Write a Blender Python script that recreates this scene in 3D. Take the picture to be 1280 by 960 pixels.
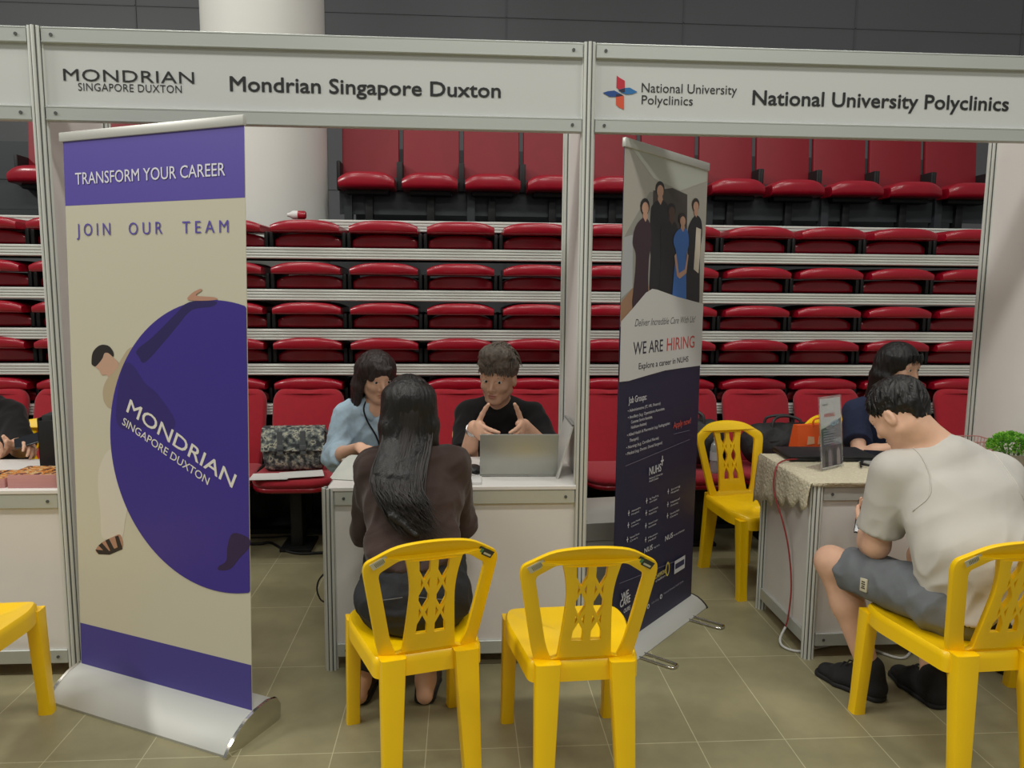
import bpy, bmesh, math, random
import numpy as np
from mathutils import Vector, Matrix, Euler
random.seed(7)
S = bpy.context.scene
for o in list(bpy.data.objects): bpy.data.objects.remove(o)
COL = S.collection
PI = math.pi

# ---------------------------------------------------------------- camera
FPX = 960.0
CAM = np.array([1.508, -2.96, 1.525])
YAW, PIT, ROL = .066, .125, .0088
def _axes():
    cy, sy = math.cos(YAW), math.sin(YAW); cp, sp = math.cos(PIT), math.sin(PIT)
    f = np.array([sy*cp, cy*cp, -sp]); r = np.array([cy, -sy, 0.]); u = np.cross(r, f)
    cr, sr = math.cos(ROL), math.sin(ROL)
    return cr*r+sr*u, -sr*r+cr*u, f
RX, UX, FX = _axes()
cam_data = bpy.data.cameras.new('camera'); cam = bpy.data.objects.new('camera', cam_data); COL.objects.link(cam)
cam_data.sensor_fit = 'HORIZONTAL'; cam_data.sensor_width = 36.0; cam_data.lens = FPX/1280*36
cam_data.clip_start = .05; cam_data.clip_end = 60
M = Matrix.Identity(4)
for i in range(3):
    M[i][0] = RX[i]; M[i][1] = UX[i]; M[i][2] = -FX[i]; M[i][3] = CAM[i]
cam.matrix_world = M
S.camera = cam
def ray(px, py): return FX + (px-640)/FPX*RX - (py-480)/FPX*UX
def aty(px, py, y):
    v = ray(px, py); t = (y-CAM[1])/v[1]; return CAM+t*v
def atz(px, py, z=0):
    v = ray(px, py); t = (z-CAM[2])/v[2]; return CAM+t*v
def on_plane(px, py, O, N):
    v = ray(px, py); t = np.dot(np.array(O)-CAM, N)/np.dot(v, N); return CAM+t*v

# ---------------------------------------------------------------- light
w = bpy.data.worlds.new('world'); S.world = w; w.use_nodes = True
w.node_tree.nodes['Background'].inputs[0].default_value = (.98, .99, .95, 1)
w.node_tree.nodes['Background'].inputs[1].default_value = .20
def area(name, loc, size, energy, target=None, col=(.985, .97, .905)):
    l = bpy.data.lights.new(name, 'AREA'); l.shape = 'RECTANGLE'; l.size, l.size_y = size; l.energy = energy; l.color = col
    o = bpy.data.objects.new(name, l); COL.objects.link(o); o.location = loc
    d = Vector(target or (loc[0], loc[1], 0))-Vector(loc); o.rotation_euler = d.to_track_quat('-Z', 'Y').to_euler()
    return o
area('hall_light', (-1.6, -2.2, 6.0), (1.6, .5), 74)
area('hall_light', (1.6, -2.2, 6.0), (1.6, .5), 74)
area('hall_light', (4.8, -2.2, 6.0), (1.6, .5), 74)
area('hall_light', (-5.2, -1.6, 5.6), (1.6, .5), 185, (2, 0, 1.5))
area('hall_light', (1.6, -6.0, 6.0), (1.6, .5), 74)
area('hall_light', (4.8, -6.0, 6.0), (1.6, .5), 74)
area('hall_light', (-.6, .9, 6.0), (1.6, .5), 44)
area('hall_light', (3.2, .9, 6.0), (1.6, .5), 44)
S.view_settings.view_transform = 'Standard'; S.view_settings.look = 'None'
S.view_settings.exposure = 0.0; S.view_settings.gamma = 1.0
S.view_settings.use_curve_mapping = False

# ---------------------------------------------------------------- materials
def lin(c):
    out = []
    for v in c:
        v = v/255.; out.append(v/12.92 if v <= .04045 else ((v+.055)/1.055)**2.4)
    return tuple(out)+(1.,)
MATS = {}
def mat(name, rgb, rough=.5, metal=0., noise=0., nscale=20., bump=0., bscale=80., coat=0., spec=.5, trans=0., alpha=1., stretch=None, sheen=0., sss=0.):
    """principled procedural material; rgb is an sRGB base colour"""
    if name in MATS: return MATS[name]
    m = bpy.data.materials.new(name); m.use_nodes = True; nt = m.node_tree; b = nt.nodes['Principled BSDF']
    b.inputs['Roughness'].default_value = rough; b.inputs['Metallic'].default_value = metal
    b.inputs['Coat Weight'].default_value = coat; b.inputs['Coat Roughness'].default_value = .15
    b.inputs['Specular IOR Level'].default_value = spec
    b.inputs['Transmission Weight'].default_value = trans; b.inputs['Alpha'].default_value = alpha
    b.inputs['Sheen Weight'].default_value = sheen
    c = lin(rgb); b.inputs['Base Color'].default_value = c
    if sss:
        b.inputs['Subsurface Weight'].default_value = sss; b.inputs['Subsurface Radius'].default_value = (.012, .005, .003)
        b.inputs['Subsurface Scale'].default_value = 1.
    tc = nt.nodes.new('ShaderNodeTexCoord'); mp = nt.nodes.new('ShaderNodeMapping')
    nt.links.new(tc.outputs['Object'], mp.inputs[0])
    if stretch: mp.inputs['Scale'].default_value = stretch
    if noise > 0:
        n = nt.nodes.new('ShaderNodeTexNoise'); n.inputs['Scale'].default_value = nscale; n.inputs['Detail'].default_value = 5
        nt.links.new(mp.outputs[0], n.inputs['Vector'])
        r = nt.nodes.new('ShaderNodeValToRGB'); r.color_ramp.elements[0].position = .3; r.color_ramp.elements[1].position = .7
        r.color_ramp.elements[0].color = tuple(v*(1-noise) for v in c[:3])+(1,)
        r.color_ramp.elements[1].color = tuple(min(1, v*(1+noise)) for v in c[:3])+(1,)
        nt.links.new(n.outputs['Fac'], r.inputs[0]); nt.links.new(r.outputs[0], b.inputs['Base Color'])
    if bump > 0:
        n2 = nt.nodes.new('ShaderNodeTexNoise'); n2.inputs['Scale'].default_value = bscale; n2.inputs['Detail'].default_value = 4
        nt.links.new(mp.outputs[0], n2.inputs['Vector'])
        bp = nt.nodes.new('ShaderNodeBump'); bp.inputs['Strength'].default_value = bump; bp.inputs['Distance'].default_value = .01
        nt.links.new(n2.outputs['Fac'], bp.inputs['Height']); nt.links.new(bp.outputs[0], b.inputs['Normal'])
    MATS[name] = m; return m

def ramp_mat(name, stops, scale, rough=.6, detail=3, kind='noise', stretch=None, bump=0.):
    """several flat colours picked by a procedural pattern (camouflage, lace, print)"""
    if name in MATS: return MATS[name]
    m = bpy.data.materials.new(name); m.use_nodes = True; nt = m.node_tree; b = nt.nodes['Principled BSDF']
    b.inputs['Roughness'].default_value = rough
    tc = nt.nodes.new('ShaderNodeTexCoord'); mp = nt.nodes.new('ShaderNodeMapping'); nt.links.new(tc.outputs['Object'], mp.inputs[0])
    if stretch: mp.inputs['Scale'].default_value = stretch
    n = nt.nodes.new('ShaderNodeTexVoronoi' if kind == 'voronoi' else 'ShaderNodeTexNoise')
    n.inputs['Scale'].default_value = scale; n.inputs['Detail'].default_value = detail
    nt.links.new(mp.outputs[0], n.inputs['Vector'])
    r = nt.nodes.new('ShaderNodeValToRGB'); r.color_ramp.interpolation = 'CONSTANT'
    while len(r.color_ramp.elements) < len(stops): r.color_ramp.elements.new(.5)
    for e, (p, c) in zip(r.color_ramp.elements, stops): e.position = p; e.color = lin(c)
    nt.links.new(n.outputs['Distance' if kind == 'voronoi' else 'Fac'], r.inputs[0]); nt.links.new(r.outputs[0], b.inputs['Base Color'])
    if bump:
        bp = nt.nodes.new('ShaderNodeBump'); bp.inputs['Strength'].default_value = bump; bp.inputs['Distance'].default_value = .01
        nt.links.new(n.outputs['Distance' if kind == 'voronoi' else 'Fac'], bp.inputs['Height']); nt.links.new(bp.outputs[0], b.inputs['Normal'])
    MATS[name] = m; return m

def floor_mat():
    m = bpy.data.materials.new('floor_tile'); m.use_nodes = True; nt = m.node_tree; b = nt.nodes['Principled BSDF']
    tc = nt.nodes.new('ShaderNodeTexCoord'); mp = nt.nodes.new('ShaderNodeMapping'); nt.links.new(tc.outputs['Object'], mp.inputs[0])
    mp.inputs['Location'].default_value = (-1.391+.3053*40, -.019+.5907*40, 0)
    br = nt.nodes.new('ShaderNodeTexBrick'); br.offset = 0; br.squash = 1
    br.inputs['Scale'].default_value = 1; br.inputs['Brick Width'].default_value = .3053; br.inputs['Row Height'].default_value = .5907
    br.inputs['Mortar Size'].default_value = .0016; br.inputs['Mortar Smooth'].default_value = .2; br.inputs['Bias'].default_value = 0
    br.inputs['Color1'].default_value = lin((147, 141, 110)); br.inputs['Color2'].default_value = lin((154, 147, 116)); br.inputs['Mortar'].default_value = lin((196, 190, 158))
    nt.links.new(mp.outputs[0], br.inputs[0])
    n = nt.nodes.new('ShaderNodeTexNoise'); n.inputs['Scale'].default_value = 3.2; n.inputs['Detail'].default_value = 7; n.inputs['Roughness'].default_value = .62
    nt.links.new(tc.outputs['Object'], n.inputs['Vector'])
    r = nt.nodes.new('ShaderNodeValToRGB'); r.color_ramp.elements[0].position = .3; r.color_ramp.elements[1].position = .72
    r.color_ramp.elements[0].color = (.78, .78, .77, 1); r.color_ramp.elements[1].color = (1.12, 1.12, 1.1, 1)
    nt.links.new(n.outputs['Fac'], r.inputs[0])
    mx = nt.nodes.new('ShaderNodeMix'); mx.data_type = 'RGBA'; mx.blend_type = 'MULTIPLY'; mx.inputs['Factor'].default_value = 1
    nt.links.new(br.outputs['Color'], mx.inputs['A']); nt.links.new(r.outputs[0], mx.inputs['B']); nt.links.new(mx.outputs['Result'], b.inputs['Base Color'])
    b.inputs['Roughness'].default_value = .42; b.inputs['Specular IOR Level'].default_value = .4
    return m

ALU = mat('aluminium', (192, 196, 191), .42, .35, bump=.05, bscale=300, stretch=(1, 60, 60))
ALU_BRIGHT = mat('bright_aluminium', (214, 216, 210), .38, .15)
GROOVE = mat('groove_grey', (84, 86, 84), .6, .2)
WHITE = mat('white_laminate', (226, 222, 218), .45, noise=.02, nscale=3)
SIGN = mat('sign_white', (203, 205, 203), .45)
INK = mat('sign_ink', (32, 33, 35), .6)
RED = mat('red_plastic', (156, 12, 36), .3, coat=.3, noise=.06, nscale=9)
REDBACK = mat('red_plastic_matt', (134, 18, 34), .5, noise=.05, nscale=6)
REDCLOTH = mat('red_fabric', (156, 5, 30), .85, noise=.06, nscale=30, bump=.25, bscale=500, sheen=.2)
BLACK = mat('black_steel', (26, 27, 29), .55, .2)
DARK = mat('dark_shell', (17, 17, 19), .8)
GREY = mat('dark_grey_paint', (52, 56, 60), .55)
CHROME = mat('chrome', (215, 213, 208), .12, 1.)
YELLOW = mat('yellow_plastic', (255, 206, 0), .38, coat=.15, noise=.03, nscale=8)
GLASS = mat('clear_acrylic', (235, 240, 240), .06, trans=.9, alpha=.35)

# ---------------------------------------------------------------- mesh helpers
def link(name, me, m=None, parent=None, smooth=None):
    o = bpy.data.objects.new(name, me); COL.objects.link(o)
    if m is not None:
        for q in (m if isinstance(m, (list, tuple)) else [m]): me.materials.append(q)
    if parent is not None: o.parent = parent
    if smooth is not None: shade(me, smooth)
    return o
def shade(me, ang):
    if not len(me.polygons): return
    me.polygons.foreach_set('use_smooth', [True]*len(me.polygons))
    if ang < 180: me.set_sharp_from_angle(angle=math.radians(ang))
def thing(name, label, cat, loc=(0, 0, 0), rotz=0, group=None, kind=None):
    o = bpy.data.objects.new(name, None); COL.objects.link(o); o.empty_display_size = .1
    o.location = loc; o.rotation_euler = (0, 0, rotz)
    return tag(o, label, cat, group, kind)
def tag(o, label=None, cat=None, group=None, kind=None):
    if label: o['label'] = label
    if cat: o['category'] = cat
    if group: o['group'] = group
    if kind: o['kind'] = kind
    return o
def struct(o): o['kind'] = 'structure'; return o
def copy_tree(o, parent=None, **kw):
    c = o.copy(); COL.objects.link(c)
    if parent is not None: c.parent = parent
    for ch in o.children: copy_tree(ch, c)
    return c

def on_surface(o, pts, lift=.0):
    """points pulled onto the nearest place of a mesh object"""
    bpy.context.view_layer.update(); out = []; inv = o.matrix_world.inverted()
    for p in pts:
        ok, c, n, _ = o.closest_point_on_mesh(inv @ Vector(p)); out.append(o.matrix_world @ (c+n*lift))
    return out
class MB:
    """collects shapes into one mesh"""
    def __init__(s): s.bm = bmesh.new(); s.mi = 0
    def _fin(s, vs, mtx):
        for v in vs: v.co = mtx @ v.co
    def mark(s, n0):
        s.bm.faces.ensure_lookup_table()
        for f in s.bm.faces[n0:]: f.material_index = s.mi
    def box(s, lo, hi, bev=0., mtx=None, seg=2):
        n0 = len(s.bm.faces); t = bmesh.new()
        bmesh.ops.create_cube(t, size=1)
        for v in t.verts: v.co = Vector([lo[i]+(v.co[i]+.5)*(hi[i]-lo[i]) for i in range(3)])
        if bev: bmesh.ops.bevel(t, geom=t.edges[:], offset=bev, segments=seg, affect='EDGES', profile=.5)
        s.add(t, mtx); return s
    def add(s, t, mtx=None):
        n0 = len(s.bm.faces); vm = {}
        for v in t.verts: vm[v] = s.bm.verts.new(mtx @ v.co if mtx else v.co)
        for f in t.faces:
            try:
                nf = s.bm.faces.new([vm[v] for v in f.verts]); nf.material_index = s.mi
            except ValueError: pass
        t.free(); return s
    def add_mesh(s, me, mtx=None):
        t = bmesh.new(); t.from_mesh(me); return s.add(t, mtx)
    def tube(s, pts, r, n=10, cap=True, closed=False, flat=None):
        pts = [Vector(p) for p in pts]; N = len(pts)
        rr = r if isinstance(r, (list, tuple)) else [r]*N
        t = bmesh.new(); rings = []; prev = None
        for i, p in enumerate(pts):
            if closed: d = (pts[(i+1) % N]-pts[i-1])
            else: d = (pts[min(i+1, N-1)]-pts[max(i-1, 0)])
            d.normalize()
            if prev is None:
                a = Vector((0, 0, 1)) if abs(d.z) < .9 else Vector((1, 0, 0)); x = d.cross(a).normalized()
            else: x = (prev-d*prev.dot(d)).normalized()
            prev = x; y = d.cross(x)
            ring = []
            for k in range(n):
                a = 2*PI*k/n; q = x*math.cos(a)+y*math.sin(a)
                ring.append(t.verts.new(p+q*rr[i]))
            rings.append(ring)
        for i in range(N if closed else N-1):
            A, B = rings[i], rings[(i+1) % N]
            for k in range(n): t.faces.new((A[k], A[(k+1) % n], B[(k+1) % n], B[k]))
        if cap and not closed:
            t.faces.new(rings[0][::-1]); t.faces.new(rings[-1])
        return s.add(t)
    def loft(s, rings, cap0=True, cap1=True, closed=True):
        t = bmesh.new(); R = [[t.verts.new(Vector(p)) for p in r] for r in rings]; n = len(R[0])
        for i in range(len(R)-1):
            for k in range(n if closed else n-1):
                k2 = (k+1) % n; t.faces.new((R[i][k], R[i][k2], R[i+1][k2], R[i+1][k]))
        if cap0: t.faces.new(R[0][::-1])
        if cap1: t.faces.new(R[-1])
        return s.add(t)
    def lathe(s, prof, c=(0, 0, 0), n=24, mtx=None):
        t = bmesh.new(); R = []
        for (r, z) in prof:
            R.append([t.verts.new((c[0]+r*math.cos(2*PI*k/n), c[1]+r*math.sin(2*PI*k/n), c[2]+z)) for k in range(n)])
        for i in range(len(R)-1):
            for k in range(n): t.faces.new((R[i][k], R[i][(k+1) % n], R[i+1][(k+1) % n], R[i+1][k]))
        if prof[0][0] > 1e-4: t.faces.new(R[0][::-1])
        if prof[-1][0] > 1e-4: t.faces.new(R[-1])
        bmesh.ops.remove_doubles(t, verts=t.verts[:], dist=1e-6)
        return s.add(t, mtx)
    def build(s, name, m, parent=None, ang=35):
        me = bpy.data.meshes.new(name); bmesh.ops.recalc_face_normals(s.bm, faces=s.bm.faces[:]); s.bm.to_mesh(me); s.bm.free()
        return link(name, me, m, parent, ang)

def obj_to_mesh(o):
    dg = bpy.context.evaluated_depsgraph_get(); dg.update()
    me = bpy.data.meshes.new_from_object(o.evaluated_get(dg)); return me
def plate(outer, holes=(), thick=.02, bevel=0.):
    """2D outline with holes -> solid plate mesh in XY, centred on z=0"""
    cu = bpy.data.curves.new('outline', 'CURVE'); cu.dimensions = '2D'; cu.fill_mode = 'BOTH'; cu.extrude = max(thick/2-bevel, 0); cu.bevel_depth = bevel; cu.bevel_resolution = 1
    for loop in [outer]+list(holes):
        sp = cu.splines.new('POLY'); sp.points.add(len(loop)-1); sp.use_cyclic_u = True
        for p, q in zip(sp.points, loop): p.co = (q[0], q[1], 0, 1)
    o = bpy.data.objects.new('outline', cu); COL.objects.link(o)
    me = obj_to_mesh(o); bpy.data.objects.remove(o); bpy.data.curves.remove(cu)
    bm = bmesh.new(); bm.from_mesh(me); bmesh.ops.remove_doubles(bm, verts=bm.verts[:], dist=1e-5); bm.to_mesh(me); bm.free()
    return me
def smooth_loop(pts, sub=6):
    """closed Catmull-Rom"""
    n = len(pts); out = []
    for i in range(n):
        p0, p1, p2, p3 = [np.array(pts[(i+k-1) % n], float) for k in range(4)]
        for j in range(sub):
            t = j/sub; out.append(tuple(.5*((2*p1)+(-p0+p2)*t+(2*p0-5*p1+4*p2-p3)*t*t+(-p0+3*p1-3*p2+p3)*t**3)))
    return out
def smooth_path(pts, sub=6):
    n = len(pts); out = []
    for i in range(n-1):
        p0, p1, p2, p3 = [np.array(pts[min(max(i+k-1, 0), n-1)], float) for k in range(4)]
        for j in range(sub):
            t = j/sub; out.append(tuple(.5*((2*p1)+(-p0+p2)*t+(2*p0-5*p1+4*p2-p3)*t*t+(-p0+3*p1-3*p2+p3)*t**3)))
    out.append(tuple(pts[-1])); return out
def resample(loop, d):
    out = []
    for i in range(len(loop)):
        a = np.array(loop[i]); b = np.array(loop[(i+1) % len(loop)]); k = max(1, int(np.linalg.norm(b-a)/d))
        for j in range(k): out.append(tuple(a+(b-a)*j/k))
    return out
def round_poly(pts, r, n=4):
    out = []; N = len(pts)
    rr = r if isinstance(r, (list, tuple)) else [r]*N
    for i in range(N):
        p = np.array(pts[i], float); a = np.array(pts[i-1], float)-p; b = np.array(pts[(i+1) % N], float)-p
        la, lb = np.linalg.norm(a), np.linalg.norm(b); k = min(rr[i], la*.49, lb*.49)
        A = p+a/la*k; B = p+b/lb*k
        for j in range(n+1):
            t = j/n; out.append(tuple((1-t)**2*A+2*t*(1-t)*p+t*t*B))
    return out
_caps = {}
def text_mesh(s, bold=0., shear=0., spacing=1.):
    cu = bpy.data.curves.new('txt', 'FONT'); cu.body = s; cu.size = 1; cu.shear = shear; cu.space_character = spacing; cu.resolution_u = 3
    o = bpy.data.objects.new('txt', cu); COL.objects.link(o); me = obj_to_mesh(o); bpy.data.objects.remove(o); bpy.data.curves.remove(cu)
    return me
def cap_h():
    if 'h' not in _caps:
        me = text_mesh('H'); _caps['h'] = max(v.co.y for v in me.vertices)
    return _caps['h']
class Flat:
    """coloured flat artwork printed on a plane: O origin, U right, V up, N towards the reader"""
    def __init__(s, O, U, V, N): s.O, s.U, s.V, s.N = [Vector(map(float, q)) for q in (O, U, V, N)]; s.lay = 0
    def uv(s, px, py):
        p = Vector(on_plane(px, py, np.array(s.O), np.array(s.N)))-s.O; return (p.dot(s.U), p.dot(s.V))
    def P(s, u, v, h): return s.O+s.U*u+s.V*v+s.N*h
    def poly(s, mb, uvs, h):
        me = plate(uvs, (), .0002); mtx = Matrix([[s.U[i], s.V[i], s.N[i], (s.O+s.N*h)[i]] for i in range(3)]+[[0, 0, 0, 1]])
        mb.add_mesh(me, mtx)
    def text(s, mb, body, a, b, cap, h, bold=0., shear=0., spacing=1.):
        """baseline from a to b (uv), cap height"""
        me = text_mesh(body, bold, shear, spacing); xs = [v.co.x for v in me.vertices]; x0, x1 = min(xs), max(xs)
        a = Vector(a); b = Vector(b); d = (b-a); L = d.length; d.normalize(); e = Vector((-d.y, d.x))
        sx = L/(x1-x0); sy = cap/cap_h()
        for v in me.vertices:
            q = a+d*((v.co.x-x0)*sx)+e*(v.co.y*sy); v.co = s.P(q.x, q.y, h)
        mb.add_mesh(me)
        if bold:                                   # heavier strokes: the same glyphs laid again, shifted by a hair
            k = bold*sy
            for i, (dx, dy) in enumerate(((-1, 0), (1, 0), (0, -1), (0, 1), (-.7, -.7), (.7, .7), (-.7, .7), (.7, -.7))):
                q = s.U*dx*k+s.V*dy*k+s.N*.00004*(i+1); mb.add_mesh(me, Matrix.Translation(q))
# ================================================================ setting
m = MB().box((-6, -9, -.1), (10, 6.2, 0)); o = struct(m.build('floor', floor_mat()))
WALLG = mat('wall_grey', (108, 110, 113), .5, noise=.05, nscale=.6)
m = MB().box((-6, 6.0, 0), (10, 6.2, 7)); o = struct(m.build('wall_back', WALLG))
m = MB()
for x in (-4, -2, 0, 2, 4, 6, 8): m.box((x-.006, 5.99, 0), (x+.006, 6.0, 7))
for z in (2.6, 3.55, 4.5): m.box((-6, 5.99, z-.005), (10, 6.0, z+.005))
struct(m.build('trim_1', mat('wall_joint', (105, 107, 110), .6)))
m = MB().lathe([(.446, 0), (.446, 7)], (.025, 3.2, 0), 64)
struct(m.build('column', mat('column_paint', (218, 218, 212), .6, noise=.025, nscale=2), ang=60))

# ================================================================ bleachers
NOSE = [1.758, 1.502, 1.255, 1.036, .784]          # top of each front edge
ORD = ['topmost', 'second from top', 'third from top', 'fourth from top', 'lowest']
def ribbed(m, x0, x1, y, z0, z1):
    n = 4; h = (z1-z0)/n
    for k in range(n): m.box((x0, y, z0+k*h+.002), (x1, y+.02, z0+(k+1)*h-.002), .003, seg=1)
    m.box((x0, y+.008, z0), (x1, y+.05, z1))
def tier(z, y, label, x0=-2.6, x1=6.2, depth=.78):
    t = thing('bleacher_tier', label, 'bleacher tier', ((x0+x1)/2, y, z), 0, 'telescopic bleacher tiers')
    cx = (x0+x1)/2
    m = MB().box((x0-cx, .05, -.06), (x1-cx, depth, -.004)); m.build('deck', DARK, t)
    m = MB(); ribbed(m, x0-cx, x1-cx, 0, -.069, 0); m.build('front_edge', ALU_BRIGHT, t)
    m = MB().box((x0-cx, depth-.02, 0), (x1-cx, depth, .085)); m.build('riser', DARK, t)
    return t
for z, w_ in zip(NOSE, ORD):
    tier(z, 1.9, 'bleacher tier with ribbed silver front edge, %s of five below the top deck' % w_)
# floor level base of the telescopic unit
m = MB().box((-2.6, 1.98, 0), (6.2, 2.66, .68)); m.box((-2.6, 1.72, 0), (6.2, 1.98, .03))
for k in range(10): m.box((-2.4+k*.95, 1.9, .03), (-2.3+k*.95, 1.99, .7))
o = m.build('bleacher_substructure', DARK); tag(o, 'black steel base of the bleachers at floor level behind the red chairs', 'bleacher')
# top deck in two lengths, left and right of the column
def top_deck(x0, x1, label):
    cx = (x0+x1)/2; t = thing('bleacher_top_deck', label, 'bleacher deck', (cx, 2.3, 1.962), 0, 'top bleacher decks')
    MB().box((x0-cx, .05, -.1), (x1-cx, 1.9, -.004)).build('deck', DARK, t)
    m = MB(); ribbed(m, x0-cx, x1-cx, 0, -.075, 0); m.build('front_edge', ALU_BRIGHT, t)
    m = MB().box((x0-cx, .9, .34), (x1-cx, .94, .4)); m.box((x0-cx, .92, .12), (x1-cx, .94, .32)).box((x0-cx, 1.85, 0), (x1-cx, 1.9, .5))
    for k in range(int((x1-x0)/.95)+1): m.box((x0-cx+.04+k*.95, .88, 0), (x0-cx+.1+k*.95, .96, .4))
    m.build('seat_rail', GREY, t)
top_deck(.56, 6.2, 'dark top bleacher deck carrying the upright red seats right of the white column')
top_deck(-2.6, -.56, 'dark top bleacher deck carrying the upright red seats left of the white column')
m = MB().box((.56, 4.2, 1.9), (6.2, 4.25, 2.75)).box((-2.6, 4.2, 1.9), (-.56, 4.25, 2.75))
o = m.build('bleacher_rear_rail', mat('rail_grey', (60, 66, 68), .55)); tag(o, 'grey panel railing behind the top row of red seats', 'railing')

def pad(w_, d, h, dip=0., crown=0., bev=.015, nx=14):
    """upholstered pad lofted along x, rounded edges; local origin back-bottom centre; front at -d"""
    rings = []
    for i in range(nx+1):
        t = -1+2*i/nx; e = (1-abs(t)**6)
        x = t*w_/2; k = .55+.45*max(0, 1-abs(t)**8)
        hh = h*(.62+.38*(1-abs(t)**4)); c = crown*(1-t*t); dd = d*(.93+.07*(1-abs(t)**3))
        pts = round_poly([(0, c*.2), (-dd, c*.2), (-dd, c+hh), (0, c+hh)], min(bev*1.0, hh*.48), 4)
        rings.append([(x, p[0], p[1]) for p in pts])
    return rings
# --- folded seat
def make_folded():
    t = thing('folded_seat', 'x', 'bleacher seat')
    m = MB(); m.loft(pad(.418, .40, .066, crown=.008, bev=.03)); o = m.build('backrest', RED, t, 50); o.location = (0, .36, .093)
    m = MB(); m.loft(pad(.408, .36, .086, crown=.0, bev=.02)); o = m.build('seat_cushion', RED, t, 50); o.location = (0, .445, .004)
    m = MB()
    for s_ in (-1, 1): m.box((s_*.222-.012, .08, 0), (s_*.222+.012, .5, .1), .006)
    m.box((-.22, .3, .0), (.22, .42, .03)); m.build('hinge_bracket', BLACK, t)
    return t
# --- upright front row seat
def make_upright():
    t = thing('upright_seat', 'x', 'bleacher seat')
    out = []
    prof = [(-.20, .0), (-.222, .30), (-.222, .46), (-.19, .50), (-.10, .505), (0, .492), (.10, .505), (.19, .50), (.222, .46), (.222, .30), (.20, .0)]
    out = resample(round_poly(prof, [.02, .1, .05, .03, .05, .06, .05, .03, .05, .1, .02], 3), .03)
    me = plate(out, (), .06, .022)
    for v in me.vertices:
        x, z, y = v.co; v.co = Vector((x, -y+.14*(z/.5)-.015*(1-(x/.22)**2), z+.385))
    o = link('backrest', me, REDCLOTH, t, 50); o.location = (0, .30, -.022); o.scale = (.895, 1, 1)
    seat = resample(round_poly([(-.205, .24), (-.225, -.08), (-.16, -.20), (.16, -.20), (.225, -.08), (.205, .24)], [.03, .1, .1, .1, .1, .03], 4), .03)
    me = plate(seat, (), .045, .02)
    o = link('seat_cushion', me, REDCLOTH, t, 50); o.location = (0, .03, .425)
    me = plate([(x*1.02, y*1.02) for x, y in seat], (), .03, .012)
    o = link('seat_shell', me, RED, t, 50); o.location = (0, .03, .392)
    m = MB().box((-.035, -.02, 0), (.035, .10, .38), .01).box((-.14, -.06, .34), (.14, .18, .38), .01).box((-.09, -.07, 0), (.09, .17, .02), .004)
    for s_ in (-1, 1): m.box((s_*.225-.012, .1, .3), (s_*.225+.012, .3, .44), .006)
    m.build('pedestal', BLACK, t)
    return t
# --- top row seat seen from below
def make_top():
    t = thing('top_row_seat', 'x', 'bleacher seat')
    out = resample(round_poly([(-.205, 0), (-.205, .62), (.205, .62), (.205, 0)], [.03, .06, .06, .03], 4), .04)
    me = plate(out, (), .05, .018)
    for v in me.vertices:
        x, z, y = v.co; v.co = Vector((x, -y+.09*z+.02*(x/.2)**2*-1, z+.40))
    o = link('backrest', me, REDBACK, t, 50)
    o.location = (0, .17, 0)
    m = MB(); m.loft(pad(.418, .44, .125, crown=0., bev=.05)); o = m.build('seat_cushion', RED, t, 50); o.location = (0, .22, .295)
    m = MB()
    m.box((-.16, -.1, .26), (.16, .12, .30), .01).box((-.03, -.02, 0), (.03, .06, .29), .006).box((-.24, .0, .3), (.24, .05, .345))
    for s_ in (-1, 1): m.box((s_*.23-.014, -.02, .3), (s_*.23+.014, .24, .52), .008)
    m.build('bracket', BLACK, t)
    return t
PITCH = .477
def sec(x, y, z):
    """where along the picture a seat stands, named by the things beside it"""
    d = np.array([x, y, z])-CAM; p = 640+FPX*(d@RX)/(d@FX)
    if p < 62: return 0
    if p < 308: return 1
    if p < 722: return 2
    if p < 850: return 3
    return 4
SECN = ['in the left neighbouring booth', 'behind the purple banner', 'between purple banner and middle booth post', 'by the dark blue banner', 'right of the dark blue banner']
ORDN = ['first', 'second', 'third', 'fourth', 'fifth', 'sixth', 'seventh', 'eighth']
def seat_row(proto, first, xs, y, z, kind, row, group):
    cnt = {}
    for i, x in enumerate(xs):
        s_ = proto if (first and i == 0) else copy_tree(proto)
        s_.location = (x, y, z); k = sec(x, y, z); cnt[k] = cnt.get(k, 0)+1
        s_['label'] = '%s, %s, %s from left %s' % (kind, row, ORDN[cnt[k]-1], SECN[k]); s_['category'] = 'bleacher seat'; s_['group'] = group
fs = make_folded()
ROWN = ['top folded row', 'second folded row', 'third folded row', 'fourth folded row', 'lowest folded row']
for r, z in enumerate(NOSE):
    n0, n1 = (-4, 10)
    seat_row(fs, r == 0, [.548+PITCH*k for k in range(n0, n1)], 1.9, z, 'folded red seat', ROWN[r], 'folded red seats in the bleacher tiers')
us = make_upright()
seat_row(us, True, [.552+PITCH*k for k in range(-4, 10)], 1.45, 0, 'upright red chair', 'front row', 'upright red fabric seats in the front row')
ts = make_top()
seat_row(ts, True, [.552+PITCH*(k+.5) for k in [-5, -4]+list(range(0, 11))], 3.2, 1.962, 'upright red seat', 'top row', 'upright red seats on the top deck')

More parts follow.
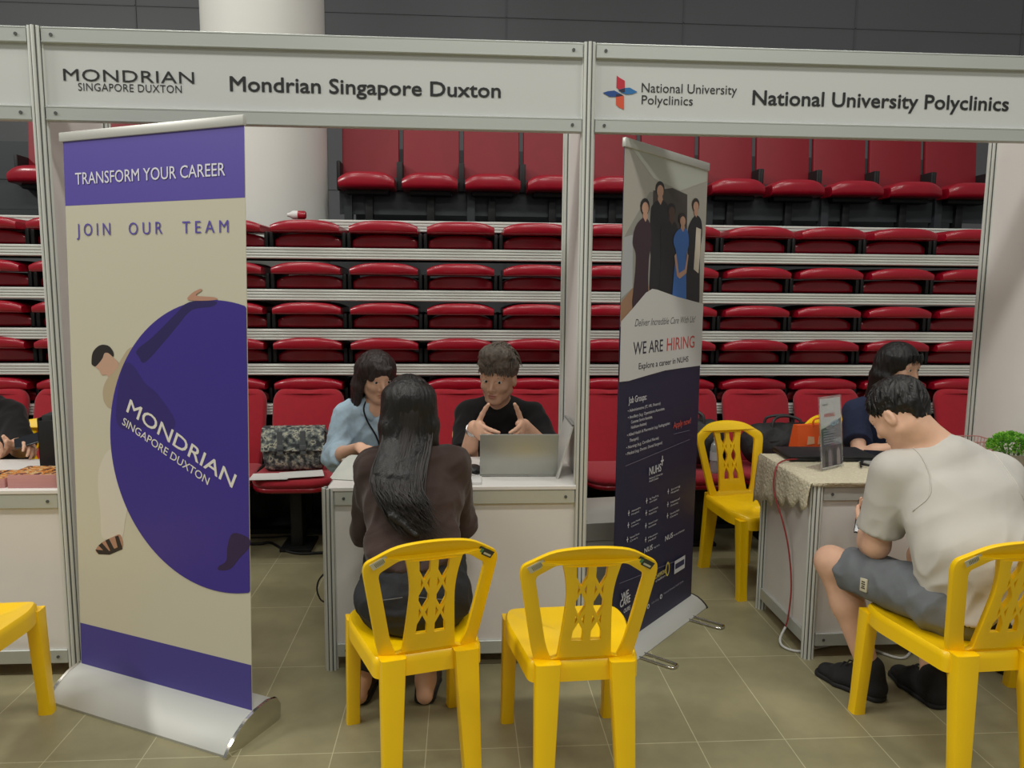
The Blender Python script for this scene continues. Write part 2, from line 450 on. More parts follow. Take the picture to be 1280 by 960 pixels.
# ================================================================ booth shell
W1 = .99
def octa(m, x, y, z0, z1, r=.0205):
    """eight sided extruded post with grooves"""
    pts = []
    for k in range(16):
        a = 2*PI*(k+.5)/16; g = .78 if k % 4 in (1, 2) and False else 1
        pts.append((x+r*math.cos(a), y+r*math.sin(a)))
    m.loft([[(p[0], p[1], z0) for p in pts], [(p[0], p[1], z1) for p in pts]])
def post(m, x, y, z0, z1):
    m.mi = 0
    for k in range(8):
        a = PI/4*k; cx, cy = x+.0158*math.cos(a), y+.0158*math.sin(a)
        pts = [(cx+.0046*math.cos(b), cy+.0046*math.sin(b)) for b in [2*PI*j/8 for j in range(8)]]
        m.loft([[(p[0], p[1], z0) for p in pts], [(p[0], p[1], z1) for p in pts]])
    m.mi = 1
    pts = [(x+.0160*math.cos(2*PI*j/18), y+.0160*math.sin(2*PI*j/18)) for j in range(18)]
    m.loft([[(p[0], p[1], z0+.001) for p in pts], [(p[0], p[1], z1-.001) for p in pts]]); m.mi = 0
PM = [ALU_BRIGHT, GROOVE]
def booth_post(x, y, h, label, scale=1.35):
    m = MB(); post(m, 0, 0, 0, h); o = m.build('booth_post', PM, ang=40); o.location = (x, y, 0); o.scale = (scale, scale, 1)
    return tag(o, label, 'booth post', 'aluminium booth posts')
booth_post(0, 0, 2.426, 'grooved aluminium front post left of the purple banner')
booth_post(2*W1, 0, 2.426, 'grooved aluminium front post between the two named fascia signs')
booth_post(-2*W1, 0, 2.426, 'grooved aluminium front post at the far end of the left booth')
booth_post(4*W1, 0, 2.426, 'grooved aluminium front post at right end of the polyclinics fascia sign')
def screw(m, x, y, z):
    t = bmesh.new(); bmesh.ops.create_cone(t, cap_ends=True, segments=12, radius1=.006, radius2=.006, depth=.003)
    m.add(t, Matrix.Translation((x, y, z)) @ Matrix.Rotation(PI/2, 4, 'X'))
ZF0, ZF1 = 2.103, 2.424
def fascia(x0, x1, label):
    L = x1-x0-.05; t = thing('fascia_sign', label, 'fascia sign', ((x0+x1)/2, 0, ZF0), 0, 'booth fascia signs'); h = ZF1-ZF0
    MB().box((-L/2, -.002, .03), (L/2, .004, h-.03)).build('sign_panel', SIGN, t)
    for z0, z1 in ((0, .052), (h-.055, h)):
        m = MB().box((-L/2, -.016, z0), (L/2, .016, z1), .002, seg=1).box((-L/2, -.017, z0+.003), (L/2, -.0155, z0+.006)).box((-L/2, -.017, z1-.006), (L/2, -.0155, z1-.003))
        rail = m.build('rail', ALU, t); m = MB()
        for sx in (-1, 1): screw(m, sx*(L/2-.035), -.0175, (z0+z1)/2)
        m.build('screw', GROOVE, rail)
    return t
f_left = fascia(-2*W1, 0, 'blank end of the white fascia sign over the left neighbouring booth')
f_mid = fascia(0, 2*W1, 'white fascia sign reading Mondrian Singapore Duxton over the middle booth')
f_right = fascia(2*W1, 4*W1, 'white fascia sign reading National University Polyclinics over the right booth')
def letters(parent, name, col, items, extra=()):
    """items on the fascia plane: (text, left px, right px, baseline px at left, cap px, bold, spacing)"""
    fl = Flat((0, -.003, 0), (1, 0, 0), (0, 0, 1), (0, -1, 0))
    for body, xa, xb, yb, cap, bold, sp in items:
        m = MB(); a = aty(xa, yb, -.003); slope = .0285; b = aty(xb, yb+slope*(xb-xa), -.003)
        c = aty(xa, yb-cap, -.003)
        fl.text(m, body, (a[0], a[2]), (b[0], a[2]), c[2]-a[2], .0006, bold, 0, sp)
        o = m.build(name, col); o.parent = parent; o.matrix_parent_inverse = Matrix.Translation(parent.location).inverted()
letters(f_mid, 'lettering', INK, [('Mondrian Singapore Duxton', 288, 625.5, 113.6, 18, .018, 1)])
letters(f_mid, 'logo_lettering', INK, [('MONDRIAN', 79.6, 243, 100.6, 14.6, .004, 1.05), ('SINGAPORE DUXTON', 98, 227.5, 113.2, 9.6, .0, 1.05)])
letters(f_right, 'lettering', INK, [('National University Polyclinics', 940.7, 1260, 130.6, 17.6, .018, 1), ])
letters(f_right, 'logo_lettering', INK, [('National University', 802, 921, 115.2, 11.6, .0, 1), ('Polyclinics', 802, 865.8, 130.2, 11.2, .0, 1)])
fl = Flat((0, -.003, 0), (1, 0, 0), (0, 0, 1), (0, -1, 0)); m = MB()
def fpx(pts): return [(lambda q: (q[0], q[2]))(aty(x, y, -.003)) for x, y in pts]
for k, (pts) in enumerate([
    [(771, 94.5), (774, 97), (781, 101), (781, 115), (775, 113), (770.5, 109.5)],
    [(770, 118), (776, 120), (780, 119.5), (780, 137), (774, 134.5), (770, 131)],
    [(753.5, 116), (760, 114), (768, 113.2), (774, 116.5), (779, 119.5), (772, 121), (762, 121)],
    [(772.5, 112.5), (780, 110.2), (787, 109.6), (796.8, 115), (790, 117.6), (783, 118), (777, 116)]]):
    m.mi = k; fl.poly(m, fpx(pts), .0006+.0002*k)
m.mi = 4; fl.poly(m, fpx([(773, 112.5), (781, 110.3), (781, 115.5), (777, 115.5)]), .0016); fl.poly(m, fpx([(770, 118), (776, 117.5), (779, 119.5), (770, 121)]), .0016)
o = m.build('emblem', [mat('emblem_red', (190, 40, 58), .6), mat('emblem_orange', (214, 84, 52), .6), mat('emblem_blue', (36, 74, 142), .6), mat('emblem_azure', (40, 110, 170), .6), mat('emblem_navy', (45, 40, 60), .6)])
o.parent = f_right; o.matrix_parent_inverse = Matrix.Translation(f_right.location).inverted()
# wing partitions
def wing(x, depth, label):
    t = thing('partition_wall', label, 'partition', (x, 0, 0), 0, 'white booth partitions')
    MB().box((-.003, .028, .08), (.003, depth-.02, 2.40)).build('panel', WHITE, t)
    m = MB(); post(m, 0, 0, 0, 2.426); p = m.build('post', PM, t, 40); p.location = (0, depth, 0); p.scale = (1.35, 1.35, 1)
    for z in (.04, 2.366): MB().box((-.014, .026, z), (.014, depth-.02, z+.055), .002, seg=1).build('rail', ALU, t)
wing(0, .5, 'white partition panel behind the purple banner')
wing(2*W1, .5, 'white partition panel behind the silver laptop, between the two booths')
wing(4*W1, .535, 'white partition panel at the right edge beside the potted plant')
# counters
def counter(x0, label, mtop=None):
    """open-backed display counter: front panel, side panels, posts, top"""
    L, D, H = W1, .5, .745
    t = thing('display_counter', label, 'counter', (x0+L/2, D/2, 0), 0, 'white booth counters')
    MB().box((-L/2-.0, -D/2-.018, H-.012), (L/2, D/2+.018, H+.004), .002, seg=1).build('counter_top', WHITE, t)
    for sx in (-1, 1):
        for sy in (-1, 1):
            if abs(x0+L/2+sx*L/2-2*W1) < .01 and sy < 0: continue
            if abs(x0+L/2+sx*L/2) < .01 or abs(x0+L/2+sx*L/2-4*W1) < .01: continue
            if abs(x0+L/2+sx*L/2-2*W1) < .01: continue
            m = MB(); post(m, 0, 0, 0, H-.0); p = m.build('post', PM, t, 40); p.location = (sx*L/2, sy*D/2, 0); p.scale = (1.3, 1.3, 1)
    MB().box((-L/2+.02, -D/2-.003, .1), (L/2-.02, -D/2+.003, H-.06)).build('front_panel', WHITE, t)
    for sx in (-1, 1):
        if min(abs(x0+L/2+sx*L/2-q) for q in (0, 2*W1, 4*W1)) < .01: continue
        MB().box((sx*L/2-.003, -D/2+.02, .1), (sx*L/2+.003, D/2-.02, H-.06)).build('side_panel', WHITE, t)
        for z in (.055, H-.068):
            MB().box((sx*L/2-.015, -D/2+.022, z), (sx*L/2+.015, D/2-.022, z+.055), .002, seg=1).build('rail', ALU, t)
    for z in (.055, H-.068):
        r_ = MB().box((-L/2+.024, -D/2-.015, z), (L/2-.024, -D/2+.015, z+.055), .002, seg=1).build('rail', ALU, t)
        m = MB()
        for sx in (-1, 1): screw(m, sx*(L/2-.06), -D/2-.0165, z+.027)
        m.build('screw', GROOVE, r_)
    return t
counter(-W1, 'white counter of the left booth with flyers on its top')
counter(W1, 'white counter in the middle booth with the silver laptop on it')
counter(3*W1-.02, 'white counter in the right booth under the lace cloth')
# ================================================================ yellow plastic chair
def chair_back_mesh():
    outer = [(-.150, .405), (-.165, .46), (-.212, .715), (-.207, .742), (-.122, .792), (-.06, .803), (0, .806)]
    outer = outer+[(-x, z) for x, z in outer[-2::-1]]
    outer = resample(round_poly(outer, [.005, .05, .03, .03, .05, .1, .1, .1, .05, .03, .03, .05, .005], 3), .025)
    holes = []
    for s_ in (-1, 1):
        h = [(.108, .43), (.128, .48), (.170, .70), (.166, .715), (.112, .752), (.088, .756), (.074, .70), (.068, .64), (.074, .55), (.084, .44)]
        h = round_poly(h, [.006, .05, .012, .01, .02, .008, .04, .05, .1, .006], 3)
        holes.append([(s_*x, z) for x, z in h][::(1 if s_ > 0 else -1)])
        xi = .0105                                     # inner edge of the lattice column
        xo = lambda z: (.050 if z > .70 else .046)-.004*math.sin((z-.5)*8)
        t = .0035
        def H(pts): holes.append([(s_*x, z) for x, z in pts])
        zc = (.672, .572); hx = .042                  # two crosses
        for c in zc:
            xm = (xi+xo(c))/2
            H([(xo(c)-.001, c+hx*.62), (xo(c)-.001, c-hx*.62), (xm+t*1.2, c)])
            H([(xi, c+hx*.62), (xm-t*1.2, c), (xi, c-hx*.62)])
        xm = (xi+.048)/2
        H([(xi, .748), (.050, .748), (.048, zc[0]+hx*.98), (xm, zc[0]+t*1.5), (xi, zc[0]+hx*.98)])
        H([(xi, zc[0]-hx*.98), (xm, zc[0]-t*1.5), (.046, zc[0]-hx*.98), (.046, zc[1]+hx*.98), (xm, zc[1]+t*1.5), (xi, zc[1]+hx*.98)])
        H([(xi, zc[1]-hx*.98), (xm, zc[1]-t*1.5), (.047, zc[1]-hx*.98), (.050, .497), (xi, .497)])
    outer = [(x*.94, z) for x, z in outer]; holes = [[(x*.94, z) for x, z in h] for h in holes]
    me = plate(outer, holes, .02, .0025)
    for v in me.vertices:
        x, z, y = v.co
        v.co = Vector((x, -y-.19-.10*(z-.42)/.38-.05*(1-(x/.21)**2)*0+.035*(x/.21)**2, z))
    return me
def seat_rings():
    def outline(wf, wr, y0, y1, r):
        return resample(round_poly([(-wr, y0), (-wf, y1), (wf, y1), (wr, y0)], r, 6), .02)
    base = resample(round_poly([(-.165, -.205), (-.208, .12), (-.175, .225), (.175, .225), (.208, .12), (.165, -.205)], [.03, .12, .06, .06, .12, .03], 5), .02)
    def ring(k, z, dz=0): return [(x*k, (y-.01)*k+.01, z+(.012*max(0, (y-.15)/.07)**2*-1 if y > .15 else 0)*1+dz*(1 if abs(x) > .15 else 0)) for x, y in base]
    return [ring(.05, .412), ring(.5, .413), ring(.78, .418), ring(.90, .425), ring(.965, .428), ring(.995, .420), ring(1.0, .405), ring(1.0, .365), ring(.975, .362), ring(.97, .40), ring(.88, .408), ring(.05, .402)]
def leg_rings(top, foot, w0, d0, w1, d1):
    R = []
    for i in range(9):
        t = i/8; w_ = w0+(w1-w0)*t; d_ = d0+(d1-d0)*t; cx = top[0]+(foot[0]-top[0])*t; cy = top[1]+(foot[1]-top[1])*t; z = top[2]*(1-t)
        if i == 8: w_ *= 1.08; d_ *= 1.08
        R.append([(cx+p[0], cy+p[1], z) for p in round_poly([(-w_/2, -d_/2), (w_/2, -d_/2), (w_/2, d_/2), (0.16*w_, d_*.42), (-.16*w_, d_*.42), (-w_/2, d_/2)], [.012, .012, .008, .004, .004, .008], 2)])
    return R
STICK = mat('sticker_paper', (205, 200, 170), .6); STICK2 = mat('sticker_dark', (48, 52, 44), .5); BAR = mat('barcode_ink', (60, 55, 45), .6)
def make_chair():
    t = thing('plastic_chair', 'x', 'chair')
    m = MB(); m.loft(seat_rings()); m.build('seat', YELLOW, t, 50)
    back = link('backrest', chair_back_mesh(), YELLOW, t, 35)
    for s_ in (-1, 1):
        m = MB(); m.loft(leg_rings((s_*.112, -.205, .43), (s_*.126, -.245, 0), .078, .05, .055, .042)); m.build('leg', YELLOW, t, 40)
        m = MB(); m.loft(leg_rings((s_*.178, .185, .40), (s_*.182, .215, 0), .05, .06, .045, .042)); m.build('leg', YELLOW, t, 40)
    # stickers on the outer face of the two corners
    for s_, mm, ex in ((-1, STICK, BAR), (1, STICK2, mat('sticker_green', (80, 140, 90), .5))):
        m = MB(); c = Vector((s_*.157, 0, .7475)); c.y = -.19-.10*(c.z-.42)/.38+.035*(c.x/.21)**2-.0112
        R = Matrix.Translation(c) @ Euler((math.atan2(.10, .38), 0, 0)).to_matrix().to_4x4() @ Matrix.Rotation(s_*.53*-1*-1, 4, 'Y')
        m.box((-.026, -.001, -.0115), (.026, .0, .0115), 0, R); m.mi = 1
        if s_ < 0:
            for k in range(7): m.box((-.014+k*.0045, -.0015, -.008), (-.0125+k*.0045, -.0009, .006), 0, R)
        else:
            m.box((-.022, -.0015, -.006), (-.010, -.0009, .006), 0, R); m.mi = 2; m.box((-.004, -.0015, -.007), (.021, -.0009, -.001), 0, R)
        m.build('sticker', [mm, ex, STICK], back)
    return t
ch0 = make_chair()
CHG = 'yellow plastic chairs'
def put_chair(o, x, y, rz, label):
    o.location = (x, y, 0); o.rotation_euler = (0, 0, math.radians(rz)); o['label'] = label; o['category'] = 'chair'; o['group'] = CHG; return o
def new_chair(*a): return put_chair(copy_tree(ch0), *a)
put_chair(ch0, 1.358, -.548, 15, 'yellow plastic chair carrying the long-haired woman in a brown top')
new_chair(1.862, -.615, 3, 'empty yellow plastic chair between the brown-topped woman and the dark blue banner')
new_chair(3.14, -.62, 3, 'yellow plastic chair carrying the man in the white T-shirt')
new_chair(3.02, .845, 192.2, 'yellow plastic chair standing sideways behind the lace-covered counter')
new_chair(-.14, -.50, 4, 'yellow plastic chair at the left edge of the frame before the flyer counter')
new_chair(3.80, -.50, -8, 'yellow plastic chair at the right edge, hardly in frame')
new_chair(1.075, .98, 178, 'yellow plastic chair carrying the woman in the denim shirt')
new_chair(1.64, .98, 176, 'yellow plastic chair carrying the man in the black T-shirt')
new_chair(3.69, 1.06, 186, 'yellow plastic chair carrying the woman in the navy polo')
new_chair(-.72, .98, 180, 'yellow plastic chair behind the left booth counter')
# ================================================================ roll-up banners
def cassette(m, width, prof):
    """extruded base profile along local x; prof = (front distance, height)"""
    m.loft([[(x, -d, z) for d, z in prof] for x in (0, width)])
PROF = [(.135, 0), (.137, .010), (.118, .034), (.085, .060), (.045, .082), (.0, .093), (-.06, .097), (-.10, .086), (-.118, .055), (-.115, .012), (-.105, 0)]
def cap_mesh(m, x, prof, k=1.06, th=.012):
    c = (.01, .045); P2 = [(c[0]+(d-c[0])*k, max(0, c[1]+(z-c[1])*k)) for d, z in prof]
    m.loft([[(x-th/2, -d, z) for d, z in P2], [(x+th/2, -d, z) for d, z in P2]])
def local_flat(root, O, U, V, N): return Flat(O, U, V, N)
def attach(o, root):
    """keep world placement while parenting"""
    o.parent = root; o.matrix_parent_inverse = root.matrix_basis.inverted(); return o
class Art:
    """a stack of printed layers on one sheet"""
    def __init__(s, fl, root): s.fl, s.root, s.h = fl, root, .0015
    def px(s, x, y): return s.fl.uv(x, y)
    def shape(s, name, col, uvs, mat_=None):
        m = MB(); s.fl.poly(m, uvs, s.h); s.h += .00012
        return attach(m.build(name, mat_ or mat('print_%d_%d_%d' % col, col, .45)), s.root)
    def text(s, name, col, rows, bold=0., shear=0.):
        m = MB()
        for r in rows:
            body, (xa, ya), (xb, yb), cap = r[:4]; a = s.px(xa, ya); b = s.px(xb, yb); c = s.px(xa, ya-cap)
            b = (b[0], a[1]+(b[1]-a[1])*(r[4] if len(r) > 4 else 0))
            s.fl.text(m, body, a, b, (c[1]-a[1])*1.0, s.h, bold, shear)
        s.h += .00004; return attach(m.build(name, mat('print_%d_%d_%d' % col, col, .45)), s.root)

# ---- purple banner
L1 = Vector((.06, -.09, 0)); U1 = Vector((.8944, -.4472, 0)); N1 = Vector((-.4472, -.8944, 0)); V1 = (Vector((0, 0, 1))*.99956-N1*.0297).normalized()
NN1 = U1.cross(V1)
t = thing('banner_stand', 'tall roll-up banner in purple and beige with a big purple disc and a leaning man', 'banner', L1, math.atan2(U1.y, U1.x))
m = MB(); cassette(m, .83, PROF); m.build('base', mat('base_satin', (192, 193, 188), .55, .25), t, 40)
for x in (-.004, .836):
    m = MB(); cap_mesh(m, x, PROF); m.build('end_cap', CHROME, t, 40)
m = MB().tube([(.41, .035, .09), (.41, .075, 1.97)], .008); m.build('support_pole', ALU, t)
fl1 = Flat(L1+Vector((0, 0, .08)), U1, V1, NN1)
def sheet(fl, u0, u1, v0, v1, name, m_, root, th=.0024):
    m = MB(); mtx = Matrix([[fl.U[i], fl.V[i], fl.N[i], fl.O[i]] for i in range(3)]+[[0, 0, 0, 1]])
    m.box((u0, v0, -th/2), (u1, v1, th/2), 0, mtx); return attach(m.build(name, m_), root)
BEIGE = mat('print_beige', (202, 197, 177), .45)
sheet(fl1, .008, .826, -.03, 1.965, 'graphic_panel', BEIGE, t)
m = MB(); mtx = Matrix([[fl1.U[i], fl1.V[i], fl1.N[i], fl1.O[i]] for i in range(3)]+[[0, 0, 0, 1]])
m.box((-.006, 1.945, -.008), (.828, 1.978, .008), .003, mtx); attach(m.build('top_bar', mat('bar_satin', (200, 200, 194), .4, .3)), t)
A = Art(fl1, t)
A.shape('top_band', (88, 74, 166), [(.008, 1.722), (.826, 1.722), (.826, 1.95), (.008, 1.95)])
A.shape('bottom_band', (70, 62, 142), [(.008, .0), (.826, .0), (.826, .173), (.008, .173)])
def c4(pts): return [A.px(x/2.909, 300+y/2.909) for x, y in pts]
def c1(pts): return [A.px(x/2.909, 630+y/2.909) for x, y in pts]
A.shape('printed_trousers', (212, 206, 192), smooth_loop([A.px(*p) for p in [(125.5, 582), (141, 562), (156, 609), (160, 632), (157, 650), (153, 672), (140, 673), (128, 671), (126, 640), (123, 610)]], 4))
A.shape('printed_foot', (176, 132, 108), smooth_loop(c1([(350, 165), (372, 140), (410, 120), (440, 112), (447, 160), (400, 178), (360, 180)]), 4))
for pts in ([(348, 165), (400, 170), (445, 150), (447, 164), (400, 184), (360, 182)], [(385, 132), (398, 126), (420, 168), (405, 174)], [(360, 150), (372, 140), (400, 172), (385, 176)], [(420, 118), (432, 114), (444, 150), (430, 158)]):
    A.shape('printed_sandal', (40, 32, 34), c1(pts))
A.shape('printed_shirt', (182, 166, 138), smooth_loop(c4([(380, 530), (395, 500), (420, 475), (445, 430), (470, 395), (492, 400), (490, 500), (450, 620), (400, 610), (382, 590), (376, 560)]), 4))
A.shape('printed_face', (196, 158, 136), smooth_loop(c4([(350, 458), (372, 430), (380, 410), (398, 412), (415, 428), (432, 445), (430, 462), (414, 482), (398, 496), (388, 490), (372, 490), (362, 472)]), 4))
A.shape('printed_hair', (38, 32, 32), smooth_loop(c4([(335, 445), (340, 408), (365, 383), (395, 384), (413, 405), (414, 424), (396, 411), (382, 412), (374, 432), (352, 458), (340, 456)]), 4))
cc = (.692, .902); rr = .494; arc = []
for k in range(121):
    a = 2*PI*k/120; u_, v_ = cc[0]+rr*math.cos(a), cc[1]+rr*math.sin(a)
    arc.append((min(u_, .826), v_))
A.shape('printed_disc', (58, 44, 138), arc[:-1])
A.shape('printed_sleeve', (42, 32, 92), smooth_loop(c4([(500, 400), (560, 350), (640, 270), (690, 226), (785, 222), (775, 242), (700, 255), (650, 310), (600, 370), (530, 445), (508, 425)]), 4))
A.shape('printed_torso', (50, 38, 112), smooth_loop(c4([(445, 470), (480, 450), (530, 520), (575, 560), (640, 660), (600, 705), (530, 680), (455, 690), (424, 640)]), 4))
A.shape('printed_shoe', (44, 28, 72), smooth_loop(c1([(850, 105), (905, 122), (910, 155), (870, 200), (840, 235), (800, 240), (797, 226), (825, 205), (830, 150)]), 4))
A.shape('printed_hand', (186, 140, 116), smooth_loop(c4([(685, 217), (700, 194), (730, 178), (736, 184), (716, 202), (780, 208), (790, 217), (740, 221)]), 4))
A.text('lettering', (226, 224, 232), [('TRANSFORM YOUR CAREER', (95.5, 231), (282.5, 222), 14.5)], .004)
PUR = (88, 74, 166)
for r in (('J O I N', (97, 295), (139, 293), 15), ('O U R', (162, 293.5), (204, 292.5), 15), ('T E A M', (229, 292), (286.5, 291), 15)): A.text('lettering', PUR, [r])
WH = (226, 222, 212)
A.text('lettering', WH, [('MONDRIAN', (159, 514), (291, 609.5), 17, 1)], .012)
A.text('lettering', WH, [('SINGAPORE DUXTON', (153.5, 530), (260.5, 606), 9.5, 1)], .006)

# ---- dark blue banner
L2 = Vector((2.12, -.01, 0)); U2 = Vector((.6686, .7436, 0)); N2 = Vector((.7436, -.6686, 0)); V2 = Vector((0, 0, 1))
t = thing('banner_stand', 'tall dark blue and white roll-up hiring banner turned sideways at the middle post', 'banner', L2, math.atan2(U2.y, U2.x))
PROF2 = [(d*.55, z*.55) for d, z in PROF]
m = MB(); cassette(m, .76, PROF2); m.build('base', mat('base_satin', (192, 193, 188), .55, .25), t, 40)
for x in (-.004, .766):
    m = MB(); cap_mesh(m, x, PROF2); m.build('end_cap', mat('cap_dark', (60, 60, 62), .4, .4), t, 40)
for x in (.13, .60):
    m = MB(); pts = smooth_path([(x-.022, -.04, .006), (x-.022, -.20, .006), (x-.012, -.225, .006), (x+.012, -.225, .006), (x+.022, -.20, .006), (x+.022, -.04, .006)], 5)
    m.tube(pts, .005, 8); m.build('foot', CHROME, t, 60)
m = MB().tube([(.37, .03, .06), (.37, .02, 2.07)], .008); m.build('support_pole', ALU, t)
fl2 = Flat(L2+Vector((0, 0, .06)), U2, V2, N2)
NAVY = mat('print_navy', (34, 33, 64), .45)
sheet(fl2, .0, .745, -.02, 2.015, 'graphic_panel', NAVY, t)
m = MB(); mtx = Matrix([[fl2.U[i], fl2.V[i], fl2.N[i], fl2.O[i]] for i in range(3)]+[[0, 0, 0, 1]])
m.box((-.004, 1.995, -.009), (.749, 2.03, .009), .003, mtx); attach(m.build('top_bar', mat('bar_satin', (200, 200, 194), .4, .3)), t)
A = Art(fl2, t)
def c7(pts): return [A.px(740+x/3, 160+y/3) for x, y in pts]
def c8(x, y): return (740+x/3, 460+y/3)
def clampu(p): return [(min(max(u, .0), .745), min(v, 1.995)) for u, v in p]
vtop = 1.995
A.shape('printed_photo', (178, 174, 164), [(0, A.px(773, 402)[1]-.02), (.745, A.px(871.7, 384)[1]-.05), (.745, vtop), (0, vtop)])
A.shape('printed_wall', (150, 148, 142), clampu(c7([(100, 700), (118, 410), (215, 240), (235, 240), (225, 600), (160, 690)])))
A.shape('printed_railing', (176, 178, 180), clampu(c7([(105, 640), (118, 410), (152, 400), (150, 600)])))
A.shape('printed_floor', (160, 124, 96), clampu(c7([(92, 740), (100, 655), (150, 600), (225, 590), (220, 640)])))
A.shape('printed_doorway', (70, 62, 58), clampu(c7([(228, 235), (300, 225), (356, 250), (352, 640), (222, 640)])))
A.shape('printed_ceiling', (196, 200, 190), clampu(c7([(150, 70), (300, 110), (430, 160), (428, 200), (330, 235), (230, 190)])))
SK = (196, 152, 128)
def fig(col, body, head, hr, skin=SK, hair=(30, 26, 26), long_=False):
    hx, hy = head; hr *= 1.12
    A.shape('printed_hair', hair, clampu(c7([(hx+hr*1.2*math.cos(a*.5236), hy-4+hr*2.0*math.sin(a*.5236)*(1.25 if (long_ and math.sin(a*.5236) > 0) else 1)) for a in range(12)])))
    A.shape('printed_figure', col, clampu(smooth_loop(c7(body), 3)))
    A.shape('printed_neck', skin, clampu(c7([(hx-hr*.42, hy+hr*1.2), (hx+hr*.5, hy+hr*1.2), (hx+hr*.75, hy+hr*2.5), (hx+hr*.15, hy+hr*3.9), (hx-hr*.6, hy+hr*2.5)])))
    A.shape('printed_face', skin, clampu(c7([(hx+1+hr*.86*math.cos(a*.5236), hy+5+hr*1.62*math.sin(a*.5236)) for a in range(12)])))
fig((30, 28, 34), [(218, 318), (224, 290), (243, 272), (266, 272), (282, 290), (286, 330), (284, 440), (276, 480), (270, 640), (216, 640), (218, 480), (212, 440)], (253, 232), 13)
fig((26, 26, 30), [(254, 400), (260, 368), (284, 350), (304, 350), (318, 372), (320, 430), (312, 500), (310, 640), (252, 640), (256, 500)], (296, 312), 12, (84, 58, 46))
fig((58, 36, 46), [(150, 430), (160, 372), (184, 340), (204, 340), (216, 366), (220, 430), (212, 480), (208, 560), (204, 690), (150, 690), (160, 540), (162, 470)], (196, 296), 13, SK, (30, 26, 26), True)
fig((28, 26, 30), [(356, 400), (362, 362), (380, 332), (396, 330), (408, 352), (410, 400), (402, 480), (395, 700), (345, 700), (356, 500)], (386, 290), 10.5, SK, (46, 34, 28), True)
A.shape('printed_jacket', (214, 202, 184), clampu(c7([(388, 372), (406, 380), (402, 470), (396, 545), (378, 530), (384, 440)])))
fig((56, 108, 186), [(302, 430), (308, 398), (326, 378), (346, 376), (357, 394), (359, 440), (350, 480), (350, 560), (345, 700), (298, 700), (304, 540), (312, 470)], (336, 345), 10.5, SK, (40, 32, 30))
A.shape('printed_arms', SK, clampu(c7([(305, 480), (312, 470), (322, 545), (345, 530), (354, 470), (358, 478), (350, 545), (325, 565), (315, 555)])))
A.shape('printed_heading_panel', (206, 205, 203), clampu([(0, A.px(769, 478)[1])]+[A.px(*p) for p in [(785, 476), (805, 470), (830, 463), (850, 460)]]+[(.745, A.px(868, 458)[1]), (.745, A.px(871.7, 380)[1]), A.px(845, 371), A.px(820, 362), A.px(814, 361), A.px(806, 366), A.px(790, 385), (0, A.px(773, 402)[1])]))
A.h += .0002
A.text('lettering', (58, 58, 66), [('Deliver Incredible Care With Us!', (792, 408), (868, 397), 9)], 0, .35)
A.text('lettering', (44, 44, 62), [('WE ARE', (790, 443.5), (827, 440), 15.5)], .006)
A.text('lettering', (196, 78, 72), [('HIRING', (832, 438.5), (866.5, 433), 15.5)], .006)
A.text('lettering', (44, 44, 62), [('Explore a career in NUHS', (797, 461.5), (859, 451), 7.5)], .008)
LW = (206, 206, 212)
A.text('lettering', LW, [('Job Groups:', c8(133, 133), c8(200, 118), 8)], .012)
y0 = 165
for body, x0, xe, yy in (('• Administrative (IT, HR, Finance)', 130, 252, 166), ('• Ancillary (e.g. Operations Associate,', 130, 268, 191), ('Customer Service Associate,', 142, 222, 208), ('Healthcare Assistant)', 142, 200, 228), ('• Allied Health & Pharmacist (e.g. Radiographer,', 127, 288, 257), ('Therapist)', 136, 170, 277), ('• Nursing (e.g. Certified Nurse)', 124, 245, 304), ('• Medical (e.g. Doctor, Dental Surgeon)', 122, 258, 328)):
    A.text('lettering', LW, [(body, c8(x0, yy), c8(xe, yy-30), 3.7)], .006)
A.text('lettering', (206, 84, 72), [('Apply now!', c8(301, 226), c8(366, 212), 7.5)], .008)
def rule(pa, pb, w_=.0022):
    a = A.px(*c8(*pa)); b = A.px(*c8(*pb)); A.shape('printed_rule', (120, 118, 140), [a, b, (b[0], b[1]+w_), (a[0], a[1]+w_)])
rule((302, 248), (362, 234)); rule((121, 368), (362, 268)); rule((98, 808), (340, 712))
def cross(x, y, s_=.012):
    u_, v_ = A.px(*c8(x, y)); k = s_*.16
    A.shape('printed_cross', LW, [(u_-s_*.6, v_-k), (u_-k, v_-k), (u_-k, v_-s_), (u_+k, v_-s_), (u_+k, v_-k), (u_+s_*.6, v_-k), (u_+s_*.6, v_+k), (u_+k, v_+k), (u_+k, v_+s_), (u_-k, v_+s_), (u_-k, v_+k), (u_-s_*.6, v_+k)])
A.text('lettering', LW, [('NUHS', c8(210, 402), c8(254, 388), 9.5)], .014); cross(259, 347, .022)
A.text('lettering', LW, [('National University', c8(210, 418), c8(260, 402), 2.6)]); A.text('lettering', LW, [('Health System', c8(210, 428), c8(244, 418), 2.6)])
for x, y, a, b in ((133, 543, 'Alexandra', 'Hospital'), (200, 497, 'Ng Teng Fong', 'General Hospital'), (281, 462, 'Jurong', 'Hospital'), (131, 588, 'Jurong Medical', 'Centre'), (198, 542, 'National University', 'Polyclinics'), (279, 510, 'National', 'University'), (127, 642, 'National Dental', 'Centre'), (196, 590, 'National Cancer', 'Institute'), (277, 553, 'University Heart', 'Centre'), (195, 642, 'Mission', 'Medical')):
    cross(x, y); A.text('lettering', LW, [(a, c8(x+10, y-3), c8(x+44, y-14), 2.3)]); A.text('lettering', LW, [(b, c8(x+10, y+9), c8(x+38, y+0), 2.3)])
A.text('lettering', LW, [('NUS', c8(190, 694), c8(220, 684), 6)], .014); A.text('lettering', LW, [('NUS', c8(268, 648), c8(296, 637), 6)], .014)
